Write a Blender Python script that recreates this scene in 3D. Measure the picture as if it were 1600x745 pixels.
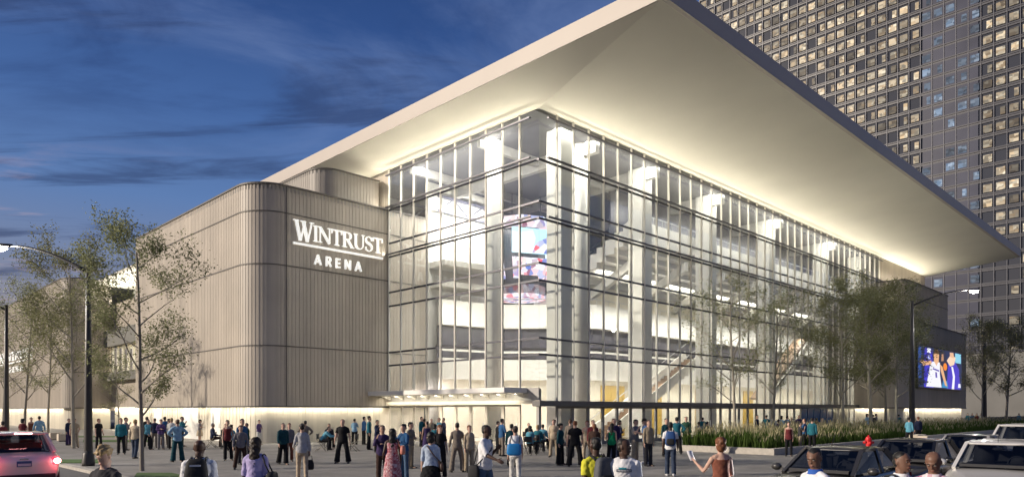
import bpy, bmesh, math, random
import numpy as np
from mathutils import Vector, Matrix, noise as mnoise
R = math.radians
random.seed(7)
for o in list(bpy.data.objects): bpy.data.objects.remove(o)
scene = bpy.context.scene
COL = scene.collection

# ------------------------------------------------------------------ camera
F_PX, HORIZON, EYE = 1110.0, 640.0, 2.1
cam_data = bpy.data.cameras.new('camera')
cam = bpy.data.objects.new('camera', cam_data); COL.objects.link(cam)
cam.location = (0, 0, EYE); cam.rotation_euler = (R(90), 0, 0)
cam_data.sensor_fit = 'HORIZONTAL'; cam_data.sensor_width = 36.0
cam_data.lens = 36.0 * F_PX / 1600.0
cam_data.shift_y = (HORIZON - 372.5) / 1600.0
cam_data.clip_start = 0.1; cam_data.clip_end = 4000
scene.camera = cam

# ------------------------------------------------------------------ world: dusk sky with streaks of cloud
SUN_EL, SUN_AZ = 19.0, 192.0        # azimuth of the sun itself, degrees CCW from +X
world = bpy.data.worlds.new('World'); scene.world = world; world.use_nodes = True
wt = world.node_tree; wn = wt.nodes; wl = wt.links; wn.clear()
def N(tree, kind, **kw):
    n = tree.nodes.new(kind)
    for k, v in kw.items(): setattr(n, k, v)
    return n
def srgb(r, g, b):
    f = lambda c: (c/255/12.92) if c/255 <= 0.04045 else ((c/255+0.055)/1.055)**2.4
    return (f(r), f(g), f(b), 1.0)
out = N(wt, 'ShaderNodeOutputWorld'); bg = N(wt, 'ShaderNodeBackground')
sky = N(wt, 'ShaderNodeTexSky', sky_type='NISHITA'); sky.sun_disc = False
sky.sun_elevation = R(SUN_EL); sky.sun_rotation = R(90 - SUN_AZ)
geo = N(wt, 'ShaderNodeTexCoord'); sep = N(wt, 'ShaderNodeSeparateXYZ')
wl.new(geo.outputs['Generated'], sep.inputs[0])
ramp = N(wt, 'ShaderNodeValToRGB'); wl.new(sep.outputs['Z'], ramp.inputs[0])
stops = [(0.0, (172, 152, 128)), (0.10, (140, 132, 136)), (0.16, (114, 122, 146)), (0.26, (84, 114, 162)),
         (0.36, (62, 94, 148)), (0.46, (42, 72, 126)), (0.56, (30, 56, 106)), (1.0, (22, 42, 82))]
while len(ramp.color_ramp.elements) < len(stops): ramp.color_ramp.elements.new(0.5)
for e, (p, c) in zip(ramp.color_ramp.elements, stops): e.position = p; e.color = srgb(*c)
sc_ = N(wt, 'ShaderNodeVectorMath', operation='SCALE'); wl.new(sky.outputs[0], sc_.inputs[0]); sc_.inputs['Scale'].default_value = 0.05
m1 = N(wt, 'ShaderNodeMix', data_type='RGBA'); m1.inputs[0].default_value = 0.92
wl.new(sc_.outputs[0], m1.inputs[6]); wl.new(ramp.outputs[0], m1.inputs[7])
# clouds: project the direction onto a flat layer
mx = N(wt, 'ShaderNodeMath', operation='MAXIMUM'); wl.new(sep.outputs['Z'], mx.inputs[0]); mx.inputs[1].default_value = 0.06
add = N(wt, 'ShaderNodeMath', operation='ADD'); wl.new(mx.outputs[0], add.inputs[0]); add.inputs[1].default_value = 0.05
dx = N(wt, 'ShaderNodeMath', operation='DIVIDE'); wl.new(sep.outputs['X'], dx.inputs[0]); wl.new(add.outputs[0], dx.inputs[1])
dy = N(wt, 'ShaderNodeMath', operation='DIVIDE'); wl.new(sep.outputs['Y'], dy.inputs[0]); wl.new(add.outputs[0], dy.inputs[1])
cmb = N(wt, 'ShaderNodeCombineXYZ'); wl.new(dx.outputs[0], cmb.inputs[0]); wl.new(dy.outputs[0], cmb.inputs[1])
def cloud(scale, sx, sy, rot, detail, lo, hi, seed, dist=0.6):
    mp = N(wt, 'ShaderNodeMapping'); wl.new(cmb.outputs[0], mp.inputs[0])
    mp.inputs['Scale'].default_value = (sx, sy, 1); mp.inputs['Rotation'].default_value = (0, 0, R(rot)); mp.inputs['Location'].default_value = (seed, seed*1.7, 0)
    nz = N(wt, 'ShaderNodeTexNoise'); nz.inputs['Scale'].default_value = scale; nz.inputs['Detail'].default_value = detail
    nz.inputs['Roughness'].default_value = 0.6; nz.inputs['Distortion'].default_value = dist
    wl.new(mp.outputs[0], nz.inputs[0])
    mr = N(wt, 'ShaderNodeMapRange', interpolation_type='SMOOTHSTEP'); wl.new(nz.outputs[0], mr.inputs[0])
    mr.inputs[1].default_value = lo; mr.inputs[2].default_value = hi
    return mr.outputs[0]
def gate(sock, lo, hi):
    mr = N(wt, 'ShaderNodeMapRange', interpolation_type='SMOOTHSTEP'); wl.new(sep.outputs['Z'], mr.inputs[0])
    mr.inputs[1].default_value = lo; mr.inputs[2].default_value = hi
    mu = N(wt, 'ShaderNodeMath', operation='MULTIPLY'); wl.new(sock, mu.inputs[0]); wl.new(mr.outputs[0], mu.inputs[1])
    return mu.outputs[0]
def mulc(sock, k):
    mu = N(wt, 'ShaderNodeMath', operation='MULTIPLY'); wl.new(sock, mu.inputs[0]); mu.inputs[1].default_value = k
    return mu.outputs[0]
def layer(prev, fac, col):
    m = N(wt, 'ShaderNodeMix', data_type='RGBA'); wl.new(prev, m.inputs[6]); m.inputs[7].default_value = srgb(*col); wl.new(fac, m.inputs[0])
    return m.outputs[2]
c = m1.outputs[2]
c = layer(c, gate(mulc(cloud(1.1, 0.7, 1.1, 20, 7, 0.42, 0.72, 3.1, 1.0), 0.6), 0.2, 0.45), (104, 124, 166))     # pale wisps high up
c = layer(c, gate(mulc(cloud(1.3, 0.8, 1.2, -20, 8, 0.44, 0.70, 8.3, 1.0), 0.6), 0.24, 0.46), (30, 46, 88))    # soft dark veil high up
c = layer(c, mulc(cloud(1.15, 0.62, 2.6, 8, 9, 0.52, 0.66, 17.9, 0.6), 0.62), (42, 56, 92))
c = layer(c, gate(mulc(cloud(2.2, 0.6, 1.8, 24, 8, 0.56, 0.68, 41.3, 0.5), 0.35), 0.34, 0.2), (176, 152, 158))               # dark streaks lower down
wl.new(c, bg.inputs[0]); bg.inputs[1].default_value = 1.0
wl.new(bg.outputs[0], out.inputs[0])

# ------------------------------------------------------------------ low evening sun
sd = bpy.data.lights.new('sun', 'SUN'); so = bpy.data.objects.new('sun', sd); COL.objects.link(so)
sd.energy = 3.8; sd.angle = R(1.0); sd.color = (1.0, 0.87, 0.72)
sv = Vector((math.cos(R(SUN_EL))*math.cos(R(SUN_AZ)), math.cos(R(SUN_EL))*math.sin(R(SUN_AZ)), math.sin(R(SUN_EL))))
so.rotation_euler = sv.to_track_quat('Z', 'Y').to_euler()
scene.view_settings.view_transform = 'Standard'; scene.view_settings.look = 'None'
scene.view_settings.exposure = 0.35; scene.view_settings.gamma = 1.0
scene.cycles.use_denoising = True
scene.cycles.max_bounces = 6; scene.cycles.transparent_max_bounces = 24; scene.cycles.diffuse_bounces = 3
scene.cycles.glossy_bounces = 3; scene.cycles.caustics_reflective = False; scene.cycles.caustics_refractive = False
scene.cycles.sample_clamp_indirect = 6

# ------------------------------------------------------------------ helpers
class MB:
    """collects boxes, prisms, tubes and lofts; build() links them as one mesh object"""
    def __init__(s): s.v = []; s.f = []; s.m = []; s.sm = []
    def add(s, vs, fs, mi=0, smooth=False):
        b = len(s.v); s.v += [tuple(x) for x in vs]
        for f in fs: s.f.append(tuple(i+b for i in f)); s.m.append(mi); s.sm.append(smooth)
        return s
    def box(s, x0, x1, y0, y1, z0, z1, mi=0):
        v = [(x0,y0,z0),(x1,y0,z0),(x1,y1,z0),(x0,y1,z0),(x0,y0,z1),(x1,y0,z1),(x1,y1,z1),(x0,y1,z1)]
        return s.add(v, [(3,2,1,0),(4,5,6,7),(0,1,5,4),(1,2,6,5),(2,3,7,6),(3,0,4,7)], mi)
    def beam(s, a, b, w, h, mi=0, up=(0,0,1)):
        a, b = Vector(a), Vector(b); d = (b-a).normalized(); upv = Vector(up)
        if abs(d.dot(upv)) > .98: upv = Vector((1,0,0))
        r = d.cross(upv).normalized(); t = r.cross(d)
        v = []
        for p in (a, b):
            for i, j in ((-1,-1),(1,-1),(1,1),(-1,1)): v.append(p + r*(i*w/2) + t*(j*h/2))
        return s.add(v, [(3,2,1,0),(4,5,6,7),(0,1,5,4),(1,2,6,5),(2,3,7,6),(3,0,4,7)], mi)
    def prism(s, pts, z0, z1, mi=0):
        n = len(pts); v = [(x,y,z0) for x,y in pts] + [(x,y,z1) for x,y in pts]
        f = [tuple(range(n-1,-1,-1)), tuple(range(n,2*n))] + [(i,(i+1)%n,n+(i+1)%n,n+i) for i in range(n)]
        return s.add(v, f, mi)
    def prism_axis(s, pts, a0, a1, axis=0, mi=0):
        """polygon of the two other axes extruded along axis 0 (pts = y,z) or 1 (pts = x,z)"""
        n = len(pts)
        mk = (lambda a,x,y:(a,x,y)) if axis == 0 else (lambda a,x,y:(x,a,y))
        v = [mk(a0,x,y) for x,y in pts] + [mk(a1,x,y) for x,y in pts]
        f = [tuple(range(n-1,-1,-1)), tuple(range(n,2*n))] + [(i,(i+1)%n,n+(i+1)%n,n+i) for i in range(n)]
        return s.add(v, f, mi)
    def tube(s, pts, rad, n=10, mi=0, cap=True, ell=None, smooth=True):
        """tube along points; rad a number or list; ell = list of (rx, ry) with fixed frame"""
        P = [Vector(p) for p in pts]; k = len(P)
        rads = rad if isinstance(rad, (list, tuple)) else [rad]*k
        v = []; f = []
        prev = None
        for i in range(k):
            d = (P[min(i+1,k-1)] - P[max(i-1,0)]).normalized()
            if prev is None:
                ref = Vector((0,0,1)) if abs(d.z) < .9 else Vector((0,1,0))
                r = d.cross(ref).normalized()
            else:
                r = (prev - d*prev.dot(d)).normalized()
            prev = r; t = d.cross(r)
            for j in range(n):
                a = 2*math.pi*j/n; v.append(P[i] + r*(math.cos(a)*rads[i]) + t*(math.sin(a)*rads[i]))
        for i in range(k-1):
            for j in range(n):
                f.append((i*n+j, i*n+(j+1)%n, (i+1)*n+(j+1)%n, (i+1)*n+j))
        if cap: f.append(tuple(range(n-1,-1,-1))); f.append(tuple(range((k-1)*n, k*n)))
        return s.add(v, f, mi, smooth)
    def loft(s, rings, mi=0, cap=True, smooth=True):
        n = len(rings[0]); v = [p for r in rings for p in r]; f = []
        for i in range(len(rings)-1):
            for j in range(n): f.append((i*n+j, i*n+(j+1)%n, (i+1)*n+(j+1)%n, (i+1)*n+j))
        if cap: f.append(tuple(range(n-1,-1,-1))); f.append(tuple(range((len(rings)-1)*n, len(rings)*n)))
        return s.add(v, f, mi, smooth)
    def ball(s, c, r, n=10, m=7, mi=0):
        rx, ry, rz = r if isinstance(r, (tuple, list)) else (r, r, r)
        v = [(c[0], c[1], c[2]-rz)]; f = []
        for i in range(1, m):
            th = math.pi*i/m
            for j in range(n):
                a = 2*math.pi*j/n
                v.append((c[0]+rx*math.sin(th)*math.cos(a), c[1]+ry*math.sin(th)*math.sin(a), c[2]-rz*math.cos(th)))
        v.append((c[0], c[1], c[2]+rz)); L = len(v)-1
        for j in range(n): f.append((0, 1+(j+1)%n, 1+j)); f.append((L, L-n+j, L-n+(j+1)%n))
        for i in range(m-2):
            for j in range(n):
                a = 1+i*n; f.append((a+j, a+(j+1)%n, a+n+(j+1)%n, a+n+j))
        return s.add(v, f, mi, True)
    def quad(s, a, b, c, d, mi=0): return s.add([a,b,c,d], [(0,1,2,3)], mi)
    def mesh(s, name, mats):
        me = bpy.data.meshes.new(name); me.from_pydata(s.v, [], s.f)
        mats = mats if isinstance(mats, (list, tuple)) else [mats]
        for m in mats: me.materials.append(m)
        me.polygons.foreach_set('material_index', s.m); me.polygons.foreach_set('use_smooth', s.sm)
        me.update(); return me
    def build(s, name, mats, parent=None, bevel=0.0):
        o = bpy.data.objects.new(name, s.mesh(name, mats)); COL.objects.link(o)
        if parent: o.parent = parent
        if bevel:
            b = o.modifiers.new('bevel', 'BEVEL'); b.width = bevel; b.segments = 2; b.limit_method = 'ANGLE'; b.angle_limit = R(40)
        return o
def tag(o, label=None, cat=None, group=None, kind=None):
    if label: o['label'] = label
    if cat: o['category'] = cat
    if group: o['group'] = group
    if kind: o['kind'] = kind
    return o
def empty(name, loc=(0,0,0), rz=0.0, label=None, cat=None, group=None):
    o = bpy.data.objects.new(name, None); COL.objects.link(o); o.empty_display_size = .2
    o.location = loc; o.rotation_euler = (0, 0, rz); tag(o, label, cat, group); return o
def copy_tree(o, parent=None):
    c = o.copy(); COL.objects.link(c); c.parent = parent
    for ch in list(o.children): copy_tree(ch, c)
    return c
def clone(o, parent, loc=None, rz=None):
    c = o.copy(); COL.objects.link(c); c.parent = parent
    if loc is not None: c.location = loc
    if rz is not None: c.rotation_euler = (0, 0, rz)
    for ch in list(o.children):
        d = ch.copy(); COL.objects.link(d); d.parent = c
    return c
_m = {}
def mat(name, col, rough=0.6, metal=0.0, var=0.12, scale=3.0, bump=0.0, spec=0.5, stretch=None, coat=0.0, obj_random=0.0, emit=0.0):
    """principled material whose colour wanders a little by procedural noise"""
    if name in _m: return _m[name]
    m = bpy.data.materials.new(name); m.use_nodes = True; t = m.node_tree
    p = t.nodes['Principled BSDF']
    c4 = tuple(col[:3]) + (1,)
    p.inputs['Roughness'].default_value = rough; p.inputs['Metallic'].default_value = metal
    p.inputs['Specular IOR Level'].default_value = spec
    if coat: p.inputs['Coat Weight'].default_value = coat; p.inputs['Coat Roughness'].default_value = 0.05
    tc = N(t, 'ShaderNodeTexCoord'); mp = N(t, 'ShaderNodeMapping'); t.links.new(tc.outputs['Object'], mp.inputs[0])
    if stretch: mp.inputs['Scale'].default_value = stretch
    nz = N(t, 'ShaderNodeTexNoise'); nz.inputs['Scale'].default_value = scale; nz.inputs['Detail'].default_value = 5
    t.links.new(mp.outputs[0], nz.inputs[0])
    mr = N(t, 'ShaderNodeMapRange'); t.links.new(nz.outputs[0], mr.inputs[0])
    mr.inputs[1].default_value = .25; mr.inputs[2].default_value = .75; mr.inputs[3].default_value = 1-var; mr.inputs[4].default_value = 1+var
    vm = N(t, 'ShaderNodeVectorMath', operation='SCALE'); vm.inputs[0].default_value = c4[:3]; t.links.new(mr.outputs[0], vm.inputs['Scale'])
    t.links.new(vm.outputs[0], p.inputs['Base Color'])
    if bump:
        b = N(t, 'ShaderNodeBump'); b.inputs['Strength'].default_value = bump; b.inputs['Distance'].default_value = .02
        t.links.new(nz.outputs[0], b.inputs['Height']); t.links.new(b.outputs[0], p.inputs['Normal'])
    if emit:
        p.inputs['Emission Color'].default_value = c4; p.inputs['Emission Strength'].default_value = emit
    _m[name] = m; return m
def emis(name, col, strength):
    if name in _m: return _m[name]
    m = bpy.data.materials.new(name); m.use_nodes = True; t = m.node_tree; p = t.nodes['Principled BSDF']
    p.inputs['Base Color'].default_value = (.02,.02,.02,1); p.inputs['Emission Color'].default_value = tuple(col[:3])+(1,)
    p.inputs['Emission Strength'].default_value = strength; _m[name] = m; return m
def glass(name, tint=(.93,.95,.95), ior=1.35, rough=.015, haze=0.0):
    if name in _m: return _m[name]
    m = bpy.data.materials.new(name); m.use_nodes = True; t = m.node_tree; t.nodes.clear()
    o = N(t, 'ShaderNodeOutputMaterial'); tr = N(t, 'ShaderNodeBsdfTransparent'); gl = N(t, 'ShaderNodeBsdfGlossy'); mx = N(t, 'ShaderNodeMixShader')
    tr.inputs[0].default_value = tint+(1,); gl.inputs['Roughness'].default_value = rough
    lw_ = N(t, 'ShaderNodeLayerWeight'); lw_.inputs[0].default_value = .5
    pw_ = N(t, 'ShaderNodeMath', operation='POWER'); t.links.new(lw_.outputs['Facing'], pw_.inputs[0]); pw_.inputs[1].default_value = 4.0
    fr = N(t, 'ShaderNodeMapRange'); t.links.new(pw_.outputs[0], fr.inputs[0]); fr.inputs[3].default_value = .06; fr.inputs[4].default_value = .8
    t.links.new(fr.outputs[0], mx.inputs[0]); t.links.new(tr.outputs[0], mx.inputs[1]); t.links.new(gl.outputs[0], mx.inputs[2])
    if haze:
        tl = N(t, 'ShaderNodeBsdfTranslucent'); tl.inputs[0].default_value = (.9,.9,.92,1); df = N(t, 'ShaderNodeBsdfDiffuse'); df.inputs[0].default_value = (.8,.8,.82,1)
        m0 = N(t, 'ShaderNodeMixShader'); m0.inputs[0].default_value = .35; t.links.new(tl.outputs[0], m0.inputs[1]); t.links.new(df.outputs[0], m0.inputs[2])
        m2 = N(t, 'ShaderNodeMixShader'); m2.inputs[0].default_value = haze; t.links.new(mx.outputs[0], m2.inputs[1]); t.links.new(m0.outputs[0], m2.inputs[2]); t.links.new(m2.outputs[0], o.inputs[0])
    else: t.links.new(mx.outputs[0], o.inputs[0])
    _m[name] = m; return m
def area(name, parent, loc, direction, sx, sy, power, col=(1,.9,.72), spread=180):
    """a linear luminaire; lies in the parent's frame, long side along local x of the given frame"""
    l = bpy.data.lights.new(name, 'AREA'); l.shape = 'RECTANGLE'; l.size = sx; l.size_y = sy; l.energy = power; l.color = col; l.spread = R(spread)
    o = bpy.data.objects.new(name, l); COL.objects.link(o)
    if parent: o.parent = parent
    o.location = loc; z = -Vector(direction[0]).normalized(); x = Vector(direction[1]).normalized(); y = z.cross(x)
    o.rotation_euler = Matrix((x, y, z)).transposed().to_euler(); return o
def at(px, d, z=0.0):
    """the point at depth d that the photograph shows in column px"""
    return Vector(((px-800)/F_PX*d, d, z))

# the arena's own frame: x along its right facade (u), y along its left facade (v), origin at the glass corner
UA = math.atan2(.7033, .7109)
C0 = Vector((1.514, 40.0, 0)); U = Vector((math.cos(UA), math.sin(UA), 0)); V = Vector((-math.sin(UA), math.cos(UA), 0))
def pq(p, q, z=0.0): return C0 + U*p + V*q + Vector((0,0,z))
# ================================================================== materials of the setting
def panel_mat(name, col, rough=.55):
    m = bpy.data.materials.new(name); m.use_nodes = True; t = m.node_tree; p = t.nodes['Principled BSDF']; p.inputs['Roughness'].default_value = rough
    at_ = N(t, 'ShaderNodeAttribute', attribute_name='tone'); tc = N(t, 'ShaderNodeTexCoord')
    nz = N(t, 'ShaderNodeTexNoise'); nz.inputs['Scale'].default_value = .35; nz.inputs['Detail'].default_value = 4; t.links.new(tc.outputs['Object'], nz.inputs[0])
    mr = N(t, 'ShaderNodeMapRange'); t.links.new(nz.outputs[0], mr.inputs[0]); mr.inputs[1].default_value=.3; mr.inputs[2].default_value=.7; mr.inputs[3].default_value=.9; mr.inputs[4].default_value=1.08
    mu = N(t, 'ShaderNodeMath', operation='MULTIPLY'); t.links.new(at_.outputs['Fac'], mu.inputs[0]); t.links.new(mr.outputs[0], mu.inputs[1])
    vm = N(t, 'ShaderNodeVectorMath', operation='SCALE'); vm.inputs[0].default_value = col; t.links.new(mu.outputs[0], vm.inputs['Scale'])
    t.links.new(vm.outputs[0], p.inputs['Base Color']); return m
M_PANEL = panel_mat('ribbed_metal_panel', (.43,.38,.315))
M_PANEL_UP = panel_mat('upper_panel', (.34,.31,.27))
M_SEAM = mat('dark_seam', (.10,.09,.08), .6)
M_BASE = panel_mat('base_panel', (.62,.57,.46))
M_WHITE = mat('white_plaster', (.74,.72,.66), .7, var=.05)
M_DOORW = mat('white_door', (.8,.78,.72), .5, var=.03)
M_SOFFIT = mat('soffit', (.71,.68,.58), .75, var=.05, scale=.25)
M_FASCIA = mat('fascia', (.45,.40,.35), .5, var=.04, scale=.4)
M_ROOF = mat('roof_membrane', (.3,.3,.3), .8)
M_MULL = mat('mullion_paint', (.70,.67,.60), .4, var=.03)
M_TRANS = mat('transom_dark', (.07,.07,.085), .35, .3)
M_DARKBAND = mat('dark_canopy_band', (.12,.115,.11), .45)
M_GLASS = glass('clear_glass'); M_HAZEGLASS = glass('hazed_glass', haze=.045)  # facade panes carry a mixed-in white haze that imitates a luminous glow
M_DECK = mat('roof_deck', (.11,.11,.13), .7)
M_BEAM = mat('roof_beam', (.55,.53,.5), .6)
M_CREAM = mat('cream_wall', (.70,.64,.51), .7, var=.05)
M_GOLD = mat('gold_panel', (.52,.34,.06), .45, var=.25, scale=1.2, stretch=(1,1,.2))
M_SUITE = mat('suite_dark', (.05,.048,.065), .3, var=.5, scale=1.6)
M_SEATS = mat('seat_rows', (.08,.085,.12), .6, var=.4, scale=2)
M_BLUE = mat('blue_door', (.02,.12,.30), .35)
M_FLOOR = mat('lobby_floor', (.55,.5,.42), .35)
M_RAIL = mat('rail_steel', (.6,.6,.6), .35, .6)
M_LENS = emis('luminaire_lens', (1,.9,.7), 3.0)

WARM = (1,.92,.76)
NEUT = (1,.945,.86)
arena = empty('arena_building', C0, UA, 'large arena with glass corner lobby, ribbed tan walls and a wide lit overhanging roof', 'arena')

def ribbed(path, z0, z1, name, material, parent, closed=False, strip=.13, depth=.015, rib=True, seed=1, lo=.92, hi=1.07):
    """wall that follows a path of (p,q) points, outside to the right of travel, made of vertical ribs"""
    rnd = random.Random(seed); pts = []
    for (a, b) in zip(path[:-1], path[1:]):
        a, b = Vector(a), Vector(b); L = (b-a).length; n = max(1, round(L/strip)); d = (b-a)/L; nrm = Vector((d.y, -d.x))
        for i in range(n): pts.append((a+(b-a)*(i/n), a+(b-a)*((i+1)/n), nrm))
    v = []; f = []; tone = []
    run = 1.0; left = 0
    for i, (a, b, nr) in enumerate(pts):
        off = (depth if (i % 2 == 0) else 0) if rib else 0
        if left <= 0: run = rnd.uniform(lo, hi); left = rnd.choice((1,1,2,3,5))
        left -= 1
        k = len(v); A = a+nr*off; B = b+nr*off
        v += [(A.x,A.y,z0),(B.x,B.y,z0),(B.x,B.y,z1),(A.x,A.y,z1)]; f.append((k,k+1,k+2,k+3)); tone.append(run*rnd.uniform(.96,1.04))
        if i and rib:
            f.append((k-3,k,k+3,k-2)); tone.append(run*.9)
    me = bpy.data.meshes.new(name); me.from_pydata(v, [], f); me.materials.append(material)
    a_ = me.attributes.new('tone', 'FLOAT', 'FACE'); a_.data.foreach_set('value', tone)
    o = bpy.data.objects.new(name, me); COL.objects.link(o); o.parent = parent; return o
def offset_path(path, d):
    """shift a path to its right by d (mitred)"""
    P = [Vector(p) for p in path]; res = []
    for i, p in enumerate(P):
        ns = []
        if i: e = (P[i]-P[i-1]).normalized(); ns.append(Vector((e.y,-e.x)))
        if i < len(P)-1: e = (P[i+1]-P[i]).normalized(); ns.append(Vector((e.y,-e.x)))
        n = sum(ns, Vector((0,0))); n = n/len(ns); n = n/max(n.length_squared, .3)
        res.append(tuple(p+n*d))
    return res
def band(path, off, thick, z0, z1, name, material, parent):
    a = offset_path(path, off); b = offset_path(path, off+thick); mb = MB()
    rings = [[(x0,y0,z0),(x1,y1,z0),(x1,y1,z1),(x0,y0,z1)] for (x0,y0),(x1,y1) in zip(a,b)]
    mb.loft(rings, smooth=False); return mb.build(name, material, parent)
def arc(cx, cy, r, a0, a1, n=14): return [(cx+r*math.cos(R(a0+(a1-a0)*i/n)), cy+r*math.sin(R(a0+(a1-a0)*i/n))) for i in range(n+1)]

SEAMS = (14.5, 11.2, 6.12)
ZU = 2.36
def block(path, top, back, name, seams, parent, seed, base=True, panel=M_PANEL, vert=None):
    """volume clad in ribbed panel: wall, seams, coping, roof, recessed lit base"""
    w = ribbed(path, ZU, top, name, panel, parent, seed=seed)
    for z in seams: band(path, .036, .012, z-.035, z+.035, 'panel_joint', M_SEAM, w)
    band(path, -.12, .2, top, top+.11, 'coping', M_SEAM, w)
    band(path, -.02, .075, ZU-.10, ZU+.002, 'bottom_trim', M_SEAM, w)
    mb = MB(); poly = list(path)+back
    mb.prism(poly, top-.3, top-.02); mb.build('roof', M_ROOF, w)
    mb = MB(); mb.prism(offset_path(path, -.03)+back, ZU-.02, ZU+.05); mb.build('overhang', M_WHITE, w)
    if base:
        ribbed(offset_path(path, -.42), 0, ZU, 'base_wall', M_BASE, w, seed=seed+9, depth=.02, strip=.26, lo=.9, hi=1.06)
    return w

# ------------------------------------------------------------------ sign block on the left of the glass, its base and its upper tier
PATH1 = [(3.4,14.53),(-7.81,14.53)] + arc(-7.81,16.65,2.12,270,180)[1:] + [(-9.93,36.5),(-5.5,36.5)]
PATH1 = PATH1[::-1]
wall1 = block(PATH1, 16.17, [(3.4,36.5)], 'clad_wall', SEAMS, arena, 3)
MB().box(-7.83,-7.79,14.46,14.5,ZU,16.17).build('panel_joint', M_SEAM, wall1)
PATHT = [(-.2,22.0),(-.2,15.53),(-3.4,15.53)] + arc(-3.4,16.99,1.46,270,180)[1:] + [(-4.86,40)]
PATHT = PATHT[::-1]
t_ = ribbed(PATHT, 16.0, 18.42, 'upper_tier_wall', M_PANEL_UP, arena, seed=5)
band(PATHT, -.1, .16, 18.42, 18.52, 'coping', M_SEAM, t_)
MB().prism(PATHT[:-1]+[(-.2,40)], 18.2, 18.41).build('roof', M_ROOF, t_)
# lit strips that wash the base wall
def wash(p0, p1, q0, q1, power, z=ZU-.06, name='base_light'):
    L = math.hypot(p1-p0, q1-q0); d = Vector((p1-p0, q1-q0, 0))/L; c_ = ((p0+p1)/2, (q0+q1)/2, z)
    area(name, arena, c_, ((0,0,-1), d), L, .12, power, WARM)
    nrm = Vector((d.y,-d.x,0))*.07
    mb = MB(); a = Vector((p0,q0,z+.012)); b = Vector((p1,q1,z+.012)); mb.beam(a, b, .14, .02); mb.build('light_strip', M_LENS, arena)
wash(-.3,-7.8,14.72,14.72, 58); wash(-9.74,-9.74,16.8,36.3, 95)
for a_ in (262,244,226,208,190):
    cx_, cy_ = -7.81+1.93*math.cos(R(a_)), 16.65+1.93*math.sin(R(a_)); tx, ty = math.sin(R(a_))*.28, -math.cos(R(a_))*.28
    wash(cx_+tx, cx_-tx, cy_+ty, cy_-ty, 5)
# bright service doors set in the base wall
for q0, q1 in ((20.4,22.0),(24.2,27.2),(31.6,33.4)):
    d_ = MB().box(-9.56,-9.46,q0,q1,.02,2.2).build('service_door', M_DOORW, arena, .01)
    MB().box(-9.60,-9.562,q0+.12,q0+.16,.9,1.2).build('handle', M_RAIL, d_)

# ------------------------------------------------------------------ far left: recessed bay with balcony glass, then the second block
PATH2 = [(-5.5,59.4),(-7.81,59.4)] + arc(-7.81,61.52,2.12,270,180)[1:] + [(-9.93,120)]
PATH2 = PATH2[::-1]
wall2 = block(PATH2, 16.17, [(0,59.4),(0,120)], 'clad_wall', SEAMS, arena, 17)
wash(-9.74,-9.74,62,110, 420); wash(-5.6,-7.8,59.6,59.6, 25)
rw = ribbed([(-5.5,59.4),(-5.5,36.5)], 2.4, 5.2, 'recess_wall', M_PANEL, arena, seed=8)
rw = ribbed([(-5.5,59.4),(-5.5,36.5)], 10.6, 13.6, 'recess_wall', M_PANEL, arena, seed=8)
MB().box(-6.3,-5.4,36.6,59.3,8.9,10.6).build('balcony_band', mat('balcony_dark',(.13,.13,.115),.6), arena)
MB().box(-6.3,-5.4,36.6,59.3,5.2,6.1).build('balcony_band', mat('balcony_dark',(.13,.13,.115),.6), arena)
MB().box(-5.4,-5.25,36.6,59.3,2.4,5.2).build('recess_wall', M_CREAM, arena)
gw = MB().box(-5.62,-5.58,36.7,59.2,6.1,8.9).build('gallery_glazing', M_GLASS, arena)
for i in range(13):
    q_ = 37.5+i*1.75
    MB().box(-5.7,-5.5,q_-.12,q_+.12,6.1,8.9).build('gallery_mullion', M_MULL, arena)
MB().box(-2.6,-2.5,36.6,59.3,5.9,9.1).build('gallery_back_wall', M_CREAM, arena)
for q_ in (40,43.5,47,50.5,54): MB().box(-2.68,-2.6,q_-.7,q_+.7,6.1,8.5).build('gold_panel', M_GOLD, arena)
MB().box(-5.5,-2.5,36.6,59.3,5.9,6.08).build('gallery_floor', M_FLOOR, arena)
MB().box(-5.5,-2.5,36.6,59.3,8.92,9.1).build('gallery_ceiling', M_WHITE, arena)
area('gallery_light', arena, (-4,48,8.88), ((0,0,-1),(0,1,0)), 22, 1.2, 1000, WARM)
# roof terrace canopy above the recess, lit from below
MB().box(-7.4,0,36.6,59.3,15.6,15.85).build('terrace_roof', M_SOFFIT, arena)
MB().box(-3.3,-3.15,36.6,59.3,13.4,15.6).build('terrace_back_wall', M_WHITE, arena)
MB().box(-5.5,0,36.6,59.3,13.2,13.4).build('terrace_floor', M_FLOOR, arena)
area('terrace_light', arena, (-5.2,48,13.75), ((-.3,0,1),(0,1,0)), 22, .3, 900, (1,.95,.85))
MB().box(-5.35,-5.05,37,59,13.4,13.7).build('terrace_luminaire', M_SEAM, arena)
# entrance under the recess
MB().box(-5.2,-5.1,36.6,59.3,0,2.4).build('lobby_wall', M_CREAM, arena)
for i in range(9):
    q_ = 38.2+i*1.25
    MB().box(-5.5,-5.42,q_-.07,q_+.07,0,2.4).build('entrance_mullion', M_MULL, arena)
for q_ in (39.4,41.9,44.3,46.9): MB().box(-5.24,-5.2,q_-.5,q_+.5,.1,2.1).build('gold_panel', M_GOLD, arena)
wash(-5.35,-5.35,36.8,59.2, 300, 2.34)

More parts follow.
